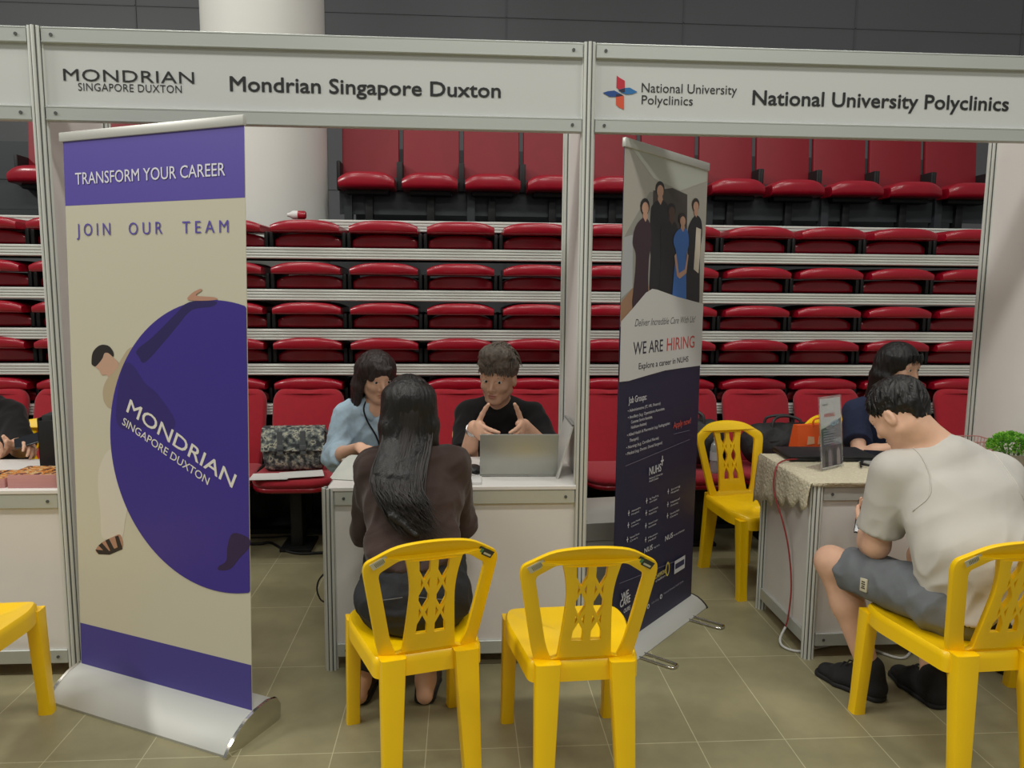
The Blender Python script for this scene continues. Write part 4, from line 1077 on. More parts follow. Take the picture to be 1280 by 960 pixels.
shirt(t, J, DENIM, (.165, .150, .160), (.125, .11, .112), (1.08, .99, .52), .22, (.070, .068), add(dfolds(.008, (.5, .3, .8), 17, 2.), folds(.004, 16)), .060, 'shirt', .064, .05, True, .006, ((1.085, .86, .93), (.035, .05, .06)))
for q in (-1, 1):                                 # shirt collar
    m = MB(); m.loft([[(1.083+q*x, y, z) for x, y, z in r] for r in ([(.010, .862, .875), (.045, .872, .915), (.060, .905, .955), (.052, .955, .965)], [(.022, .848, .858), (.072, .858, .893), (.084, .905, .935), (.066, .97, .95)])], False, False, False)
    o = m.build('collar', DENIM, None, 60); o.modifiers.new('thick', 'SOLIDIFY').thickness = .005; attach(o, t)
trousers(t, J, mat('dark_trousers', (36, 37, 42), .85), disp=folds(.003, 14))
m = MB(); m.tube(smooth_path([(1.035, .92, .965), (1.020, .868, .92), (1.040, .846, .86), (1.085, .842, .78), (1.105, .86, .70)], 4), .0045, 6); m.tube(smooth_path([(1.135, .92, .965), (1.145, .868, .92), (1.130, .846, .86), (1.108, .842, .78), (1.105, .86, .70)], 4), .0045, 6)
attach(m.build('lanyard', mat('lanyard_black', (24, 24, 28), .7), None, 60), t)
s = Sdf(); s.ell(W(0, -.020, .034), (.090, .106, .090), R, .02)
for q in (-1, 1): hair_curtain(s, W, R, q, -.155, .026, .020, -.018, .004)
s.ecap(W(0, -.07, .02), W(0, -.06, -.15), (.085, .045), (.085, .035), R[0], .03)
s.ell(W(.004, .118, -.035), (.060, .075, .084), R, .012, 's')
s.ecap(W(-.02, .078, .058), W(-.050, .074, .008), (.030, .014), (.016, .010), R[0], .012); s.ecap(W(.02, .078, .058), W(.054, .068, .012), (.026, .014), (.014, .010), R[0], .012)
ho = garment(t, 'hair', s, HAIRD, .0045, dfolds(.004, (.1, .1, 1), 55, 5.), 1)
for q in ('l', 'r'): a = np.array(J[q+'ankle']); b = np.array(J[q+'toe']); shoe(t, (a[0], a[1]+.055, 0), (b[0], b[1]-.06, 0), mat('white_canvas', (200, 198, 192), .8), SOLE)

# ---------- man in the black T-shirt
J = dict(pelvis=(1.66, 1.0, .51), chest=(1.69, .945, .78), neck=(1.692, .895, .945), head=(1.688, .825, 1.082),
         rsh=(1.545, .90, .878), lsh=(1.862, .90, .880), rel=(1.530, .66, .665), lel=(1.955, .68, .70), rwr=(1.562, .475, .895), lwr=(1.795, .480, .900),
         lhip=(1.76, .97, .505), rhip=(1.57, .97, .505), lknee=(1.77, .60, .50), rknee=(1.55, .60, .50), lankle=(1.77, .62, .085), rankle=(1.55, .62, .085), ltoe=(1.78, .48, .025), rtoe=(1.54, .48, .025))
R = frame((-.36, -.92, -.14), (.05, 0, 1))*1.08; t = person('person in black T-shirt with a wristwatch, gesturing with both hands behind the laptop', J)
s = Sdf(); head(s, J['head'], R, 'm'); W = lambda x, y, z, c=np.array(J['head']), R=R: c+R[0]*x+R[1]*y+R[2]*z
s.cone(W(0, -.02, -.06), J['neck'], .054, .058, .03); torso(s, J, (.15, .14, .165), (.10, .09, .10), .05, 0, 0, .05); arms_body(s, J, .048, .043, .043, .028); legs_body(s, J)
hand(s, J['rwr'], (.46, -.84, -.16), (.84, .52, -.05), 1, (.12, .16, .2, .24), (.2, .12), .05, 1.08, 1.25); hand(s, J['lwr'], (-.30, -.92, -.18), (-.92, .36, -.05), -1, (.12, .16, .2, .24), (.2, .12), .05, 1.08, 1.25)
finish_body(t, s, .004, (J['head'], R)); eyes(t, J['head'], R, (-.002, -.001)); brows(t, J['head'], R, mat('brow_brown', (52, 42, 36), .6), 1.2)
TEEB = mat('black_jersey', (22, 22, 24), .9, noise=.06, nscale=10, sheen=.1)
shirt(t, J, TEEB, (.168, .165, .182), (.125, .115, .118), (1.665, .99, .50), .72, (.070, .074), add(dfolds(.007, (.5, .3, .8), 13, 6.), folds(.003, 9)), .062, 't_shirt', .066)
trousers(t, J, mat('dark_trousers', (36, 37, 42), .85), disp=folds(.003, 14))
s = Sdf(); s.ell(W(0, -.020, .050), (.089, .106, .088), R, .02); s.ell(W(0, .035, .112), (.076, .070, .046), R, .03)
s.ecap(W(-.05, .066, .072), W(.05, .066, .072), (.02, .028), (.02, .028), R[2], .02)
s.ell(W(0, .112, -.030), (.066, .072, .080), R, .012, 's')
for q in (-1, 1): s.ell(W(q*.085, .035, -.025), (.03, .055, .04), R, .01, 's')
ho = garment(t, 'hair', s, HAIRG, .0045, dfolds(.005, (.2, .6, .6), 50, 5.), 1)
rnd = random.Random(11); m = MB()
for k in range(330):
    th = rnd.uniform(-PI, PI); ph = rnd.uniform(.05, 1.25); 
    n = np.array((math.sin(th)*math.sin(ph), math.cos(th)*math.sin(ph), math.cos(ph)))
    p0 = np.array((n[0]*.084, -.012+n[1]*.102, .056+n[2]*.100)); fw = np.array((rnd.uniform(-.5, .5), .8 if n[1] > -.2 else -.1, -.1-.6*max(0, n[1])-.35*abs(n[0])))
    if n[1] < -.2: fw = np.array((n[0]*.2, -.3, -1.))
    tn = fw-n*np.dot(fw, n); tn = tn/np.linalg.norm(tn); L = rnd.uniform(.028, .056); up = rnd.uniform(.15, .6)
    q1 = p0+n*L*.35*up+tn*L*.45; q2 = p0+n*L*.45*up+tn*L+np.array((0, 0, -.010))
    clump(m, [W(*p0), W(*q1), W(*q2)], rnd.uniform(.004, .0065), 5)
for k in range(46):                               # fringe over the forehead
    a = rnd.uniform(-1, 1); p0 = np.array((a*.058, .070+.012*(1-a*a), .088)); L = rnd.uniform(.75, 1.05)
    clump(m, [W(*p0), W(a*.066, .092-.016*a*a, .060), W(a*.070+rnd.uniform(-.008, .008), .094-.022*a*a, .060-.034*L)], .0065, 5)
attach(m.build('hair_tufts', [HAIRG], None, 180), ho)
wr = np.array(J['rwr']); ar = unit(wr-np.array(J['rel'])); wc = wr-ar*.02
x_ = unit(np.cross(ar, (0, 0, 1))); y_ = np.cross(ar, x_); m = MB()
for dz in (-.006, .0, .006): m.tube([wc+ar*dz+x_*.031*math.cos(a)+y_*.031*math.sin(a) for a in [2*PI*k/20 for k in range(20)]], .0045, 6, False, True)
st = m.build('wristwatch', mat('watch_steel', (180, 182, 182), .25, .9), None, 60); m = MB()
mt = Matrix.Translation(Vector(wc)-Vector(y_)*0+Vector((.012, -.033, .006))) @ Vector((.2, -1, .3)).to_track_quat('Z', 'Y').to_matrix().to_4x4()
m.lathe([(.0, -.004), (.017, -.004), (.018, .003), (.015, .006), (0, .006)], (0, 0, 0), 20, mt); attach(m.build('watch_case', mat('watch_face', (70, 74, 76), .2, .6), None, 40), st); attach(st, t)
for q in ('l', 'r'): a = np.array(J[q+'ankle']); b = np.array(J[q+'toe']); shoe(t, (a[0], a[1]+.055, 0), (b[0], b[1]-.06, 0), mat('black_canvas', (28, 28, 30), .8), SOLE)

# ---------- woman in the navy polo
J = dict(pelvis=(3.74, 1.05, .51), chest=(3.745, 1.0, .79), neck=(3.755, .945, .955), head=(3.790, .885, 1.135),
         rsh=(3.605, .955, .880), lsh=(3.900, .975, .885), rel=(3.510, .72, .700), lel=(3.99, .82, .69), rwr=(3.70, .555, .785), lwr=(3.83, .57, .79),
         lhip=(3.83, 1.02, .505), rhip=(3.66, 1.02, .505), lknee=(3.83, .66, .50), rknee=(3.65, .66, .50), lankle=(3.83, .68, .085), rankle=(3.65, .68, .085), ltoe=(3.83, .54, .025), rtoe=(3.65, .54, .025))
R = frame((.40, -.88, -.16)); t = person('person with long black hair in navy polo shirt seated behind the lace-covered counter', J)
s = Sdf(); head(s, J['head'], R, 'f'); W = lambda x, y, z, c=np.array(J['head']), R=R: c+R[0]*x+R[1]*y+R[2]*z
s.cone(W(0, -.02, -.06), J['neck'], .046, .05, .03); torso(s, J, (.15, .125, .14), (.10, .085, .09), .05, 0, 0, .045); arms_body(s, J, .043, .04, .038, .025); legs_body(s, J, .048, .034, .07)
hand(s, J['rwr'], (.75, -.6, -.1), (.3, -.2, -1), 1, (.5, .55, .6, .6)); hand(s, J['lwr'], (-.5, -.8, -.1), (0, 0, -1), -1)
finish_body(t, s, .0045, (J['head'], R)); eyes(t, J['head'], R); brows(t, J['head'], R, HAIRB)
NAVYP = mat('navy_pique', (34, 44, 74), .85, noise=.08, nscale=25, bump=.15, bscale=400)
shirt(t, J, NAVYP, (.165, .150, .165), (.125, .115, .115), (3.74, 1.04, .50), .72, (.066, .068), add(dfolds(.006, (.5, .3, .8), 14, 4.), folds(.003, 10)), .060, 'polo_shirt', .062)
trousers(t, J, mat('dark_trousers', (36, 37, 42), .85), disp=folds(.003, 14))
s = Sdf(); s.ell(W(0, -.020, .030), (.092, .108, .096), R, .02)
for q in (-1, 1): hair_curtain(s, W, R, q, -.20 if q < 0 else -.26, .028, .024, -.025, .006)
s.ecap(W(0, -.07, .02), W(0, -.085, -.24), (.088, .045), (.10, .035), R[0], .03)
s.ell(W(.0, .120, -.030), (.064, .082, .090), R, .012, 's')
ho = garment(t, 'hair', s, HAIRB, .0045, dfolds(.003, (.1, .1, 1), 60, 9.), 1)
rnd = random.Random(5); m = MB()
for k in range(40):
    a = rnd.uniform(-1, 1); clump(m, [W(a*.05, .072+.015*(1-a*a), .085), W(a*.058, .094-.014*a*a, .055), W(a*.060, .094-.020*a*a, .055-.030*rnd.uniform(.4, 1.05))], .003, 5)
attach(m.build('hair_strands', [HAIRB], None, 180), ho)
for q in ('l', 'r'): a = np.array(J[q+'ankle']); b = np.array(J[q+'toe']); shoe(t, (a[0], a[1]+.055, 0), (b[0], b[1]-.06, 0), mat('black_canvas', (28, 28, 30), .8), SOLE)

# ---------- man in the white T-shirt, bending forward
J = dict(pelvis=(3.19, -.63, .52), chest=(3.20, -.53, .82), neck=(3.140, -.455, .985), head=(3.035, -.395, 1.098), back=(.0, -.05, .02),
         lsh=(3.005, -.45, .900), rsh=(3.365, -.47, .890), lel=(2.985, -.40, .625), rel=(3.44, -.33, .64), lwr=(3.050, -.215, .60), rwr=(3.20, -.15, .62),
         lhip=(3.085, -.60, .505), rhip=(3.285, -.60, .505), lknee=(2.928, -.20, .488), rknee=(3.32, -.17, .49), lankle=(3.05, -.305, .095), rankle=(3.262, -.36, .095), ltoe=(2.985, -.20, .025), rtoe=(3.245, -.18, .025))
R = frame((-.42, .66, -.62), (-.22, .30, 1)); t = person('person in white T-shirt and grey shorts seated in the right foreground, head bent down', J)
s = Sdf(); head(s, J['head'], R, 'm'); W = lambda x, y, z, c=np.array(J['head']), R=R: c+R[0]*x+R[1]*y+R[2]*z
s.cone(W(0, -.025, -.05), J['neck'], .058, .066, .03); s.cone(J['neck'], J['chest'], .062, .1, .03); torso(s, J, (.15, .14, .165), (.10, .09, .10), .05, 0, 0, .05); arms_body(s, J, .052, .050, .046, .029); legs_body(s, J, .058, .038, .078)
hand(s, J['lwr'], (.72, .6, .12), (.2, -.4, .9), -1, (.5, .6, .7, .8)); hand(s, J['rwr'], (-.8, .4, .1), (-.2, -.4, .9), 1, (.5, .6, .7, .8))
finish_body(t, s, .0045, (J['head'], R)); eyes(t, J['head'], R, (0, -.002)); brows(t, J['head'], R, HAIRB)
TEEW = mat('white_jersey', (192, 188, 180), .9, noise=.03, nscale=10, sheen=.1)
shirt(t, J, TEEW, (.182, .182, .192), (.135, .128, .125), (3.195, -.64, .475), .80, (.078, .074), lambda P, N: dfolds(.009, (.55, .2, .8), 16, 7.)(P, N)*np.clip((.86-P[:, 2])/.22, .12, 1)+folds(.003, 6, seed=2.)(P, N), .066, 't_shirt', .070, .055)
tee = [c for c in t.children if c.name.startswith('t_shirt')][0]
m = MB()
for cs in ([(3.05, -.40, 1.00), (3.055, -.47, .985), (3.06, -.54, .94), (3.065, -.58, .86), (3.06, -.56, .78)], [(3.31, -.42, .98), (3.31, -.50, .96), (3.31, -.57, .92), (3.31, -.60, .85), (3.32, -.58, .77)]):
    m.tube(on_surface(tee, smooth_path(cs, 5), .0008), .0022, 6)
attach(m.build('seam', TEEW, None, 180), t)
SHORT = mat('grey_cotton', (112, 116, 120), .88, noise=.06, nscale=20, bump=.15, bscale=350)
trousers(t, J, SHORT, .094, .076, .05, (.162, .125), .06, .82, add(dfolds(.006, (1, .4, .1), 14), folds(.003, 10)), 'shorts')
s = Sdf(); s.ecap((3.19, -.635, .47), (3.19, -.635, .505), (.175, .140), (.170, .134), (1, 0, 0), .02, 3); garment(t, 'waistband', s, mat('black_elastic', (24, 24, 26), .8), .006, None)
a = np.array(J['lhip']); b = np.array(J['lknee']); c_ = a*.52+b*.48; dn = unit(np.cross(unit(b-a), (0, 0, 1)))*-1
if dn[0] > 0: dn = -dn
m = MB(); mt = Matrix.Translation((3.095, -.125, .640)) @ Euler((math.radians(50), 0, math.radians(-35))).to_matrix().to_4x4()
m.box((-.036, -.072, -.004), (.036, .072, .004), .003, mt); ph = m.build('phone', mat('phone_black', (22, 22, 24), .25)); m = MB(); m.box((-.032, -.067, .004), (.032, .067, .0046), 0, mt); attach(m.build('screen', mat('phone_glass', (34, 36, 42), .1), None), ph); tag(ph, 'dark phone held in the lap of the person in the white T-shirt', 'phone')
tb = MB(); mm = Matrix.Translation(Vector(c_+dn*.088)) @ Matrix([[*([unit(b-a)[i], dn[i], 0][j] for j in range(3))] for i in range(3)]).to_4x4() if False else None
o_ = Vector(c_+dn*.089+np.array((0, 0, -.005))); ux = Vector(unit(b-a)); uz = Vector((0, 0, 1)); un = Vector(dn); M4 = Matrix([[ux[i], un[i], uz[i], o_[i]] for i in range(3)]+[[0, 0, 0, 1]])
tb.box((-.014, -.004, -.024), (.014, .002, .024), .001, M4); tb.mi = 1
for k, (w_, z_) in enumerate(((.007, .012), (.008, .004), (.006, -.004), (.008, -.011))): tb.box((-w_, .0015, z_-.0022), (w_, .0026, z_+.0022), 0, M4)
attach(tb.build('cloth_label', [mat('label_cream', (206, 198, 172), .8), mat('label_ink', (70, 60, 48), .8)], None), t)
s = Sdf(); s.ell(W(0, -.020, .040), (.084, .104, .086), R, .02); s.ecap(W(0, -.082, .0), W(0, -.072, -.045), (.062, .024), (.050, .014), R[0], .02)
s.ell(W(0, .115, -.035), (.066, .072, .088), R, .012, 's')
for q in (-1, 1): s.ell(W(q*.088, .012, -.028), (.028, .034, .036), R, .008, 's')
ho = garment(t, 'hair', s, HAIRB, .0045, dfolds(.005, (.1, .4, .7), 55, 9.), 1)
rnd = random.Random(8); m = MB()
for k in range(420):
    th = rnd.uniform(-PI, PI); ph = rnd.uniform(.0, 1.75)
    n = np.array((math.sin(th)*math.sin(ph), math.cos(th)*math.sin(ph), math.cos(ph)))
    if n[1] > .6 and n[2] < .5: continue
    p0 = np.array((n[0]*.078, -.018+n[1]*.098, .040+n[2]*.080)); fw = np.array((n[0]*.5+rnd.uniform(-.4, .4), .5*n[1]+.15+rnd.uniform(-.3, .3), -.5))
    tn = fw-n*np.dot(fw, n); tn = tn/(np.linalg.norm(tn)+1e-6); L = rnd.uniform(.022, .040)*(.75 if ph > 1.3 else 1); up = rnd.uniform(.1, .5)
    clump(m, [W(*p0), W(*(p0+n*L*.3*up+tn*L*.5)), W(*(p0+n*L*.3*up+tn*L))], rnd.uniform(.0035, .0055), 5)
attach(m.build('hair_tufts', [mat('hair_black_tips', (34, 31, 30), .38)], None, 180), ho)
BS = mat('black_mesh_shoe', (24, 24, 27), .8, bump=.3, bscale=300)
for q in ('l', 'r'):
    a = np.array(J[q+'ankle']); b = np.array(J[q+'toe']); d = unit((b-a)*(1, 1, 0)); sh_ = shoe(t, a*(1, 1, 0)-d*.07, a*(1, 1, 0)+d*.215, BS, SOLEW, .052, .085)
    m = MB()
    for k in range(4):
        c_ = a*(1, 1, 0)+d*(.06+.022*k)+np.array((0, 0, .118-.016*k)); r_ = np.cross(d, (0, 0, 1)); m.tube([c_-r_*.026-(0, 0, .008), c_+(0, 0, .004), c_+r_*.026-(0, 0, .008)], .003, 6)
    attach(m.build('lace', mat('lace_black', (36, 36, 38), .8), None, 180), sh_)
    s = Sdf(); s.cone(a+(0, 0, -.02), a+(0, 0, .018), .045, .043, .01, True); attach(garment(None, 'sock', s, mat('sock_black', (26, 26, 28), .9), .005), t)

# ---------- person at the left edge, holding a phone
J = dict(pelvis=(-.86, 1.0, .51), chest=(-.86, .96, .80), neck=(-.86, .91, .96), head=(-.87, .86, 1.10),
         rsh=(-1.03, .92, .885), lsh=(-.705, .91, .885), rel=(-.93, .68, .70), lel=(-.575, .76, .745), rwr=(-.605, .565, .735), lwr=(-.505, .600, .800),
         lhip=(-.77, .97, .505), rhip=(-.95, .97, .505), lknee=(-.76, .62, .50), rknee=(-.96, .62, .50), lankle=(-.76, .64, .085), rankle=(-.96, .64, .085), ltoe=(-.76, .50, .025), rtoe=(-.96, .50, .025))
R = frame((.3, -.85, -.4)); t = person('person in black sleeves at the left edge, holding a phone in both hands', J)
s = Sdf(); head(s, J['head'], R, 'm'); W = lambda x, y, z, c=np.array(J['head']), R=R: c+R[0]*x+R[1]*y+R[2]*z
s.cone(W(0, -.02, -.06), J['neck'], .054, .058, .03); torso(s, J, (.15, .14, .165), (.10, .09, .10), .05, 0, 0, .05); arms_body(s, J, .048, .043, .040, .028); legs_body(s, J)
hand(s, J['lwr'], (.75, -.45, .15), (-.1, -.5, -.8), -1, (.4, .5, .6, .7)); hand(s, J['rwr'], (.75, -.2, .35), (-.1, -.2, .9), 1, (.5, .5, .6, .7))
finish_body(t, s, .005, (J['head'], R)); eyes(t, J['head'], R); brows(t, J['head'], R, HAIRB)
shirt(t, J, TEEB, (.168, .165, .180), (.125, .115, .118), (-.86, .99, .50), .95, (.070, .066), add(dfolds(.006, (.5, .3, .8), 14, 6.), folds(.003, 9)), .062, 't_shirt', .066)
trousers(t, J, mat('dark_trousers', (36, 37, 42), .85), disp=folds(.003, 14))
s = Sdf(); s.ell(W(0, -.020, .042), (.084, .102, .084), R, .02); s.ell(W(0, .112, -.030), (.066, .072, .085), R, .012, 's'); garment(t, 'hair', s, HAIRB, .005, dfolds(.005, (.2, .6, .6), 50, 5.), 1)
wr = np.array(J['rwr']); ar = unit(wr-np.array(J['rel'])); x_ = unit(np.cross(ar, (0, 0, 1))); y_ = np.cross(ar, x_)
m = MB().tube([wr-ar*.03+x_*.031*math.cos(a)+y_*.031*math.sin(a) for a in [2*PI*k/20 for k in range(20)]], .0035, 6, False, True); attach(m.build('wristband', mat('band_black', (24, 22, 22), .6), None, 60), t)
for q in ('l', 'r'): a = np.array(J[q+'ankle']); b = np.array(J[q+'toe']); shoe(t, (a[0], a[1]+.055, 0), (b[0], b[1]-.06, 0), mat('black_canvas', (28, 28, 30), .8), SOLE)
m = MB(); mt = Matrix.Translation((-.405, .525, .835)) @ Euler((math.radians(35), math.radians(-15), math.radians(20))).to_matrix().to_4x4()
m.box((-.062, -.032, -.004), (.062, .032, .004), .003, mt); ph = m.build('phone', mat('phone_black', (22, 22, 24), .25)); m = MB()
m.box((-.058, -.029, .004), (.058, .029, .0046), 0, mt); attach(m.build('screen', mat('phone_glass', (34, 36, 42), .1), None), ph); tag(ph, 'dark phone held by the person at the left edge', 'phone')

# ---------- person at the right edge, almost out of frame
J = dict(pelvis=(3.85, -.50, .51), chest=(3.85, -.46, .80), neck=(3.85, -.41, .96), head=(3.85, -.36, 1.10),
         lsh=(3.695, -.42, .885), rsh=(4.02, -.42, .885), lel=(3.60, -.30, .665), rel=(4.08, -.22, .68), lwr=(3.69, -.05, .78), rwr=(3.97, -.05, .78),
         lhip=(3.76, -.47, .505), rhip=(3.94, -.47, .505), lknee=(3.76, -.09, .50), rknee=(3.93, -.09, .50), lankle=(3.72, -.20, .085), rankle=(3.95, -.17, .085), ltoe=(3.68, -.07, .025), rtoe=(3.95, -.03, .025))
R = frame((.0, .95, -.2)); t = person('person at the right edge with a dark shoe and bare ankle behind the white T-shirt', J)
s = Sdf(); head(s, J['head'], R, 'f'); W = lambda x, y, z, c=np.array(J['head']), R=R: c+R[0]*x+R[1]*y+R[2]*z
s.cone(W(0, -.02, -.06), J['neck'], .048, .052, .03); torso(s, J, (.15, .125, .14), (.10, .085, .09), .05, 0, 0, .045); arms_body(s, J, .042, .038, .036, .025); legs_body(s, J, .048, .034, .07)
hand(s, J['lwr'], (.3, .9, -.1), (.2, 0, -1), 1); hand(s, J['rwr'], (-.3, .9, -.1), (0, 0, -1), -1)
finish_body(t, s, .0055, (J['head'], R)); eyes(t, J['head'], R); brows(t, J['head'], R, HAIRB)
shirt(t, J, mat('maroon_jersey', (52, 40, 46), .9), (.155, .145, .158), (.11, .105, .108), (3.85, -.50, .50), .6, (.066, .062), folds(.004, 9), .058, 'shirt', .062)
trousers(t, J, JEAN, .085, .068, .058, (.150, .11), .12, 1., folds(.003, 14))
s = Sdf(); s.ell(W(0, -.018, .028), (.092, .108, .094), R, .02); s.ecap(W(0, -.07, .02), W(0, -.08, -.16), (.085, .045), (.08, .03), R[0], .03); s.ell(W(0, .115, -.03), (.062, .07, .085), R, .015, 's'); garment(t, 'hair', s, HAIRB, .006, None, 1)
for q in ('l', 'r'): a = np.array(J[q+'ankle']); b = np.array(J[q+'toe']); d = unit((b-a)*(1, 1, 0)); shoe(t, a*(1, 1, 0)-d*.06, a*(1, 1, 0)+d*.2, CLOG, SOLE, .047, .06, True, 'clog')
# ================================================================ things on and around the counters
TOPZ = .749
def rotz(x, y, z, deg): return Matrix.Translation((x, y, z)) @ Matrix.Rotation(math.radians(deg), 4, 'Z')
# laptop, lid towards the camera
t = thing('laptop', 'open silver laptop with its plain lid towards the camera', 'laptop', (1.745, .245, TOPZ), math.radians(-1))
SILV = mat('laptop_silver', (172, 174, 168), .4, .55)
MB().box((-.16, -.11, 0), (.16, .12, .014), .004).build('base', SILV, t)
MB().box((-.145, -.02, .0135), (.145, .10, .0148)).build('keyboard', mat('key_black', (24, 24, 26), .6), t)
m = MB(); R_ = Matrix.Translation((0, -.112, .012)) @ Matrix.Rotation(math.radians(12), 4, 'X'); m.box((-.16, -.005, 0), (.16, .003, .178), .003, R_); lid = m.build('lid', SILV, t)
MB().box((-.152, .003, .008), (.152, .0036, .172), 0, R_).build('screen', mat('screen_dark', (30, 34, 44), .1), lid)
# leaning white boards
t = thing('board', 'white board leaning on the partition beside the silver laptop', 'board', (1.90, .12, TOPZ))
m = MB(); mt = Matrix.Translation((0, 0, 0)) @ Matrix.Rotation(math.radians(15), 4, 'Y'); m.box((-.004, -.03, 0), (.004, .20, .232), .001, mt); m.build('panel', mat('board_white', (206, 206, 202), .4), t)
m = MB(); m.box((-.0048, -.03, .226), (.0048, .20, .234), 0, mt); m.build('edge_strip', mat('edge_grey', (150, 152, 150), .4), t)
# mouse, cable, cards, brochures
s = Sdf(); s.ell((1.560, .215, TOPZ+.012), (.032, .050, .022), None); s.cut((0, 0, TOPZ), (0, 0, -1)); Vt, F = s.mesh(.004)
o = skin_mesh('computer_mouse', Vt, F, mat('mouse_black', (26, 26, 28), .4), None); tag(o, 'black computer mouse left of the silver laptop', 'mouse')
m = MB().tube(smooth_path([(1.575, .30, TOPZ+.004), (1.53, .33, TOPZ+.004), (1.50, .28, TOPZ+.004), (1.55, .165, TOPZ+.004), (1.585, .135, TOPZ+.004)], 6), .003, 6)
tag(m.build('charging_cable', mat('cable_white', (206, 206, 202), .5), None, 60), 'white charging cable beside the black mouse', 'cable')
m = MB().box((-.035, -.05, 0), (.035, .05, .012), .002); o = m.build('card_box', mat('card_white', (212, 212, 210), .5)); o.matrix_world = rotz(1.553, .055, TOPZ, -3); tag(o, 'small white box at the counter edge below the black mouse', 'box')
def paper(name, label, x, y, z, w_, l_, deg, m_, curl=0., group=None, cat='paper', n=10):
    m = MB(); rings = []
    for i in range(n+1):
        v = -l_/2+l_*i/n; zz = curl*math.sin(PI*i/n); rings.append([(-w_/2, v, zz), (w_/2, v, zz), (w_/2, v, zz+.0016), (-w_/2, v, zz+.0016)])
    m.loft(rings); o = m.build(name, m_, None, 30); o.matrix_world = rotz(x, y, z, deg); return tag(o, label, cat, group)
PAPER = mat('paper_white', (214, 214, 210), .6)
for k, (dx, cu, lb) in enumerate(((0, .055, 'white curled brochure at the left end of the middle counter, top one'), (.02, .040, 'white curled brochure under the top one beside the denim sleeve'))):
    paper('brochure', lb, 1.075-dx*.4, .27+dx, TOPZ+.002+.0*k, .10, .36, -14, mat('brochure_white', (204, 206, 198), .5, noise=.06, nscale=14), cu, 'white brochures', 'brochure')
# white carton between the booths
t = thing('storage_box', 'white carton with a lid and dark hand hole behind the middle post', 'box', (2.245, .77, 0), math.radians(8))
CART = mat('carton_white', (190, 188, 180), .7)
MB().box((-.17, -.20, 0), (.17, .20, .36), .004).build('body', CART, t)
m = MB(); m.loft([[(-.176, -.206, .33), (.176, -.206, .33), (.176, .206, .33), (-.176, .206, .33)], [(-.176, -.206, .415), (.176, -.206, .415), (.176, .206, .42), (-.176, .206, .42)], [(-.165, -.19, .422), (.165, -.19, .422), (.165, .19, .426), (-.165, .19, .426)]]); m.build('lid', CART, t, 30)
m = MB(); pl_ = plate(round_poly([(-.06, -.021), (.06, -.021), (.06, .021), (-.06, .021)], .012), (), .004); m.add_mesh(pl_, Matrix.Translation((-.07, -.2005, .275)) @ Matrix.Rotation(PI/2, 4, 'X')); m.build('hand_hole', DARK, t)
# floor cables
CBL = mat('cable_black', (22, 22, 23), .55)
m = MB().tube(smooth_path([tuple(atz(x, y, .008)) for x, y in ((250, 678), (318, 680), (336, 678), (346, 682), (356, 688), (376, 692), (408, 691), (450, 694))], 5), .008, 7)
tag(m.build('power_cable', CBL, None, 60), 'thick black power cable on the floor left of the middle counter', 'cable')
m = MB().tube(smooth_path([tuple(atz(x, y, .006)) for x, y in ((250, 671), (330, 672), (380, 668), (440, 666))], 5), .006, 7)
tag(m.build('power_cable', CBL, None, 60), 'thin black cable along the bleacher foot behind the middle counter', 'cable')
m = MB().tube(smooth_path([(.972, .01, .40), (.945, .0, .37), (.938, -.005, .33), (.950, .0, .29), (.972, .01, .27)], 5), .0035, 6)
tag(m.build('cable_loop', CBL, None, 60), 'small black cable loop poking out beside the middle counter left post', 'cable')
# camouflage bag and sheets on the red seat
CAMO = ramp_mat('camouflage', [(0, (44, 48, 50)), (.42, (78, 84, 84)), (.50, (120, 124, 118)), (.57, (170, 168, 150)), (.64, (60, 64, 66))], 34, .85, 4, bump=.2)
t = thing('messenger_bag', 'grey camouflage messenger bag standing on a red seat beside the denim sleeve', 'bag', (.525, 1.56, .455), math.radians(4))
m = MB(); rings = []
for z, w_, d_ in ((0, .155, .055), (.01, .165, .065), (.10, .178, .072), (.20, .185, .062), (.232, .180, .05), (.24, .165, .03)):
    rings.append([(p[0], p[1]+.12*z, z) for p in round_poly([(-w_, -d_), (w_, -d_), (w_, d_), (-w_, d_)], .03, 3)])
m.loft(rings); m.build('body', CAMO, t, 60)
m = MB(); rr_ = []
for y, z in ((.05, .236), (0, .247), (-.055, .240), (-.078, .20), (-.088, .13), (-.090, .115)): rr_.append([(-.178+.004*k*0, y+.12*z, z), (.178, y+.12*z, z), (.178, y+.12*z-.004, z+.004), (-.178, y+.12*z-.004, z+.004)])
m.loft(rr_); fl_ = m.build('flap', CAMO, t, 40)
STR = mat('strap_grey', (84, 88, 90), .8)
for x in (-.085, .045):
    m = MB().box((x, -.086, .10), (x+.03, -.078, .235)).box((x-.004, -.092, .125), (x+.034, -.080, .155), .003); m.build('buckle_strap', STR, fl_)
m = MB(); pts = smooth_path([(.175, .0, .225), (.205, -.02, .20), (.212, -.03, .12), (.205, -.035, .05), (.180, -.02, .02)], 5)
m.loft([[(p[0], p[1]-.018, p[2]), (p[0], p[1]+.018, p[2]), (p[0]+.005, p[1]+.018, p[2]+.002), (p[0]+.005, p[1]-.018, p[2]+.002)] for p in pts]); m.build('shoulder_strap', STR, t, 60)
paper('document', 'white printed sheet on the red seat before the camouflage bag, left one', .435, 1.335, .459, .21, .15, 4, PAPER, 0, 'white sheets on the red seat')
paper('document', 'white printed sheet on the red seat before the camouflage bag, upper right one', .600, 1.375, .461, .24, .15, 14, PAPER, .004, 'white sheets on the red seat')
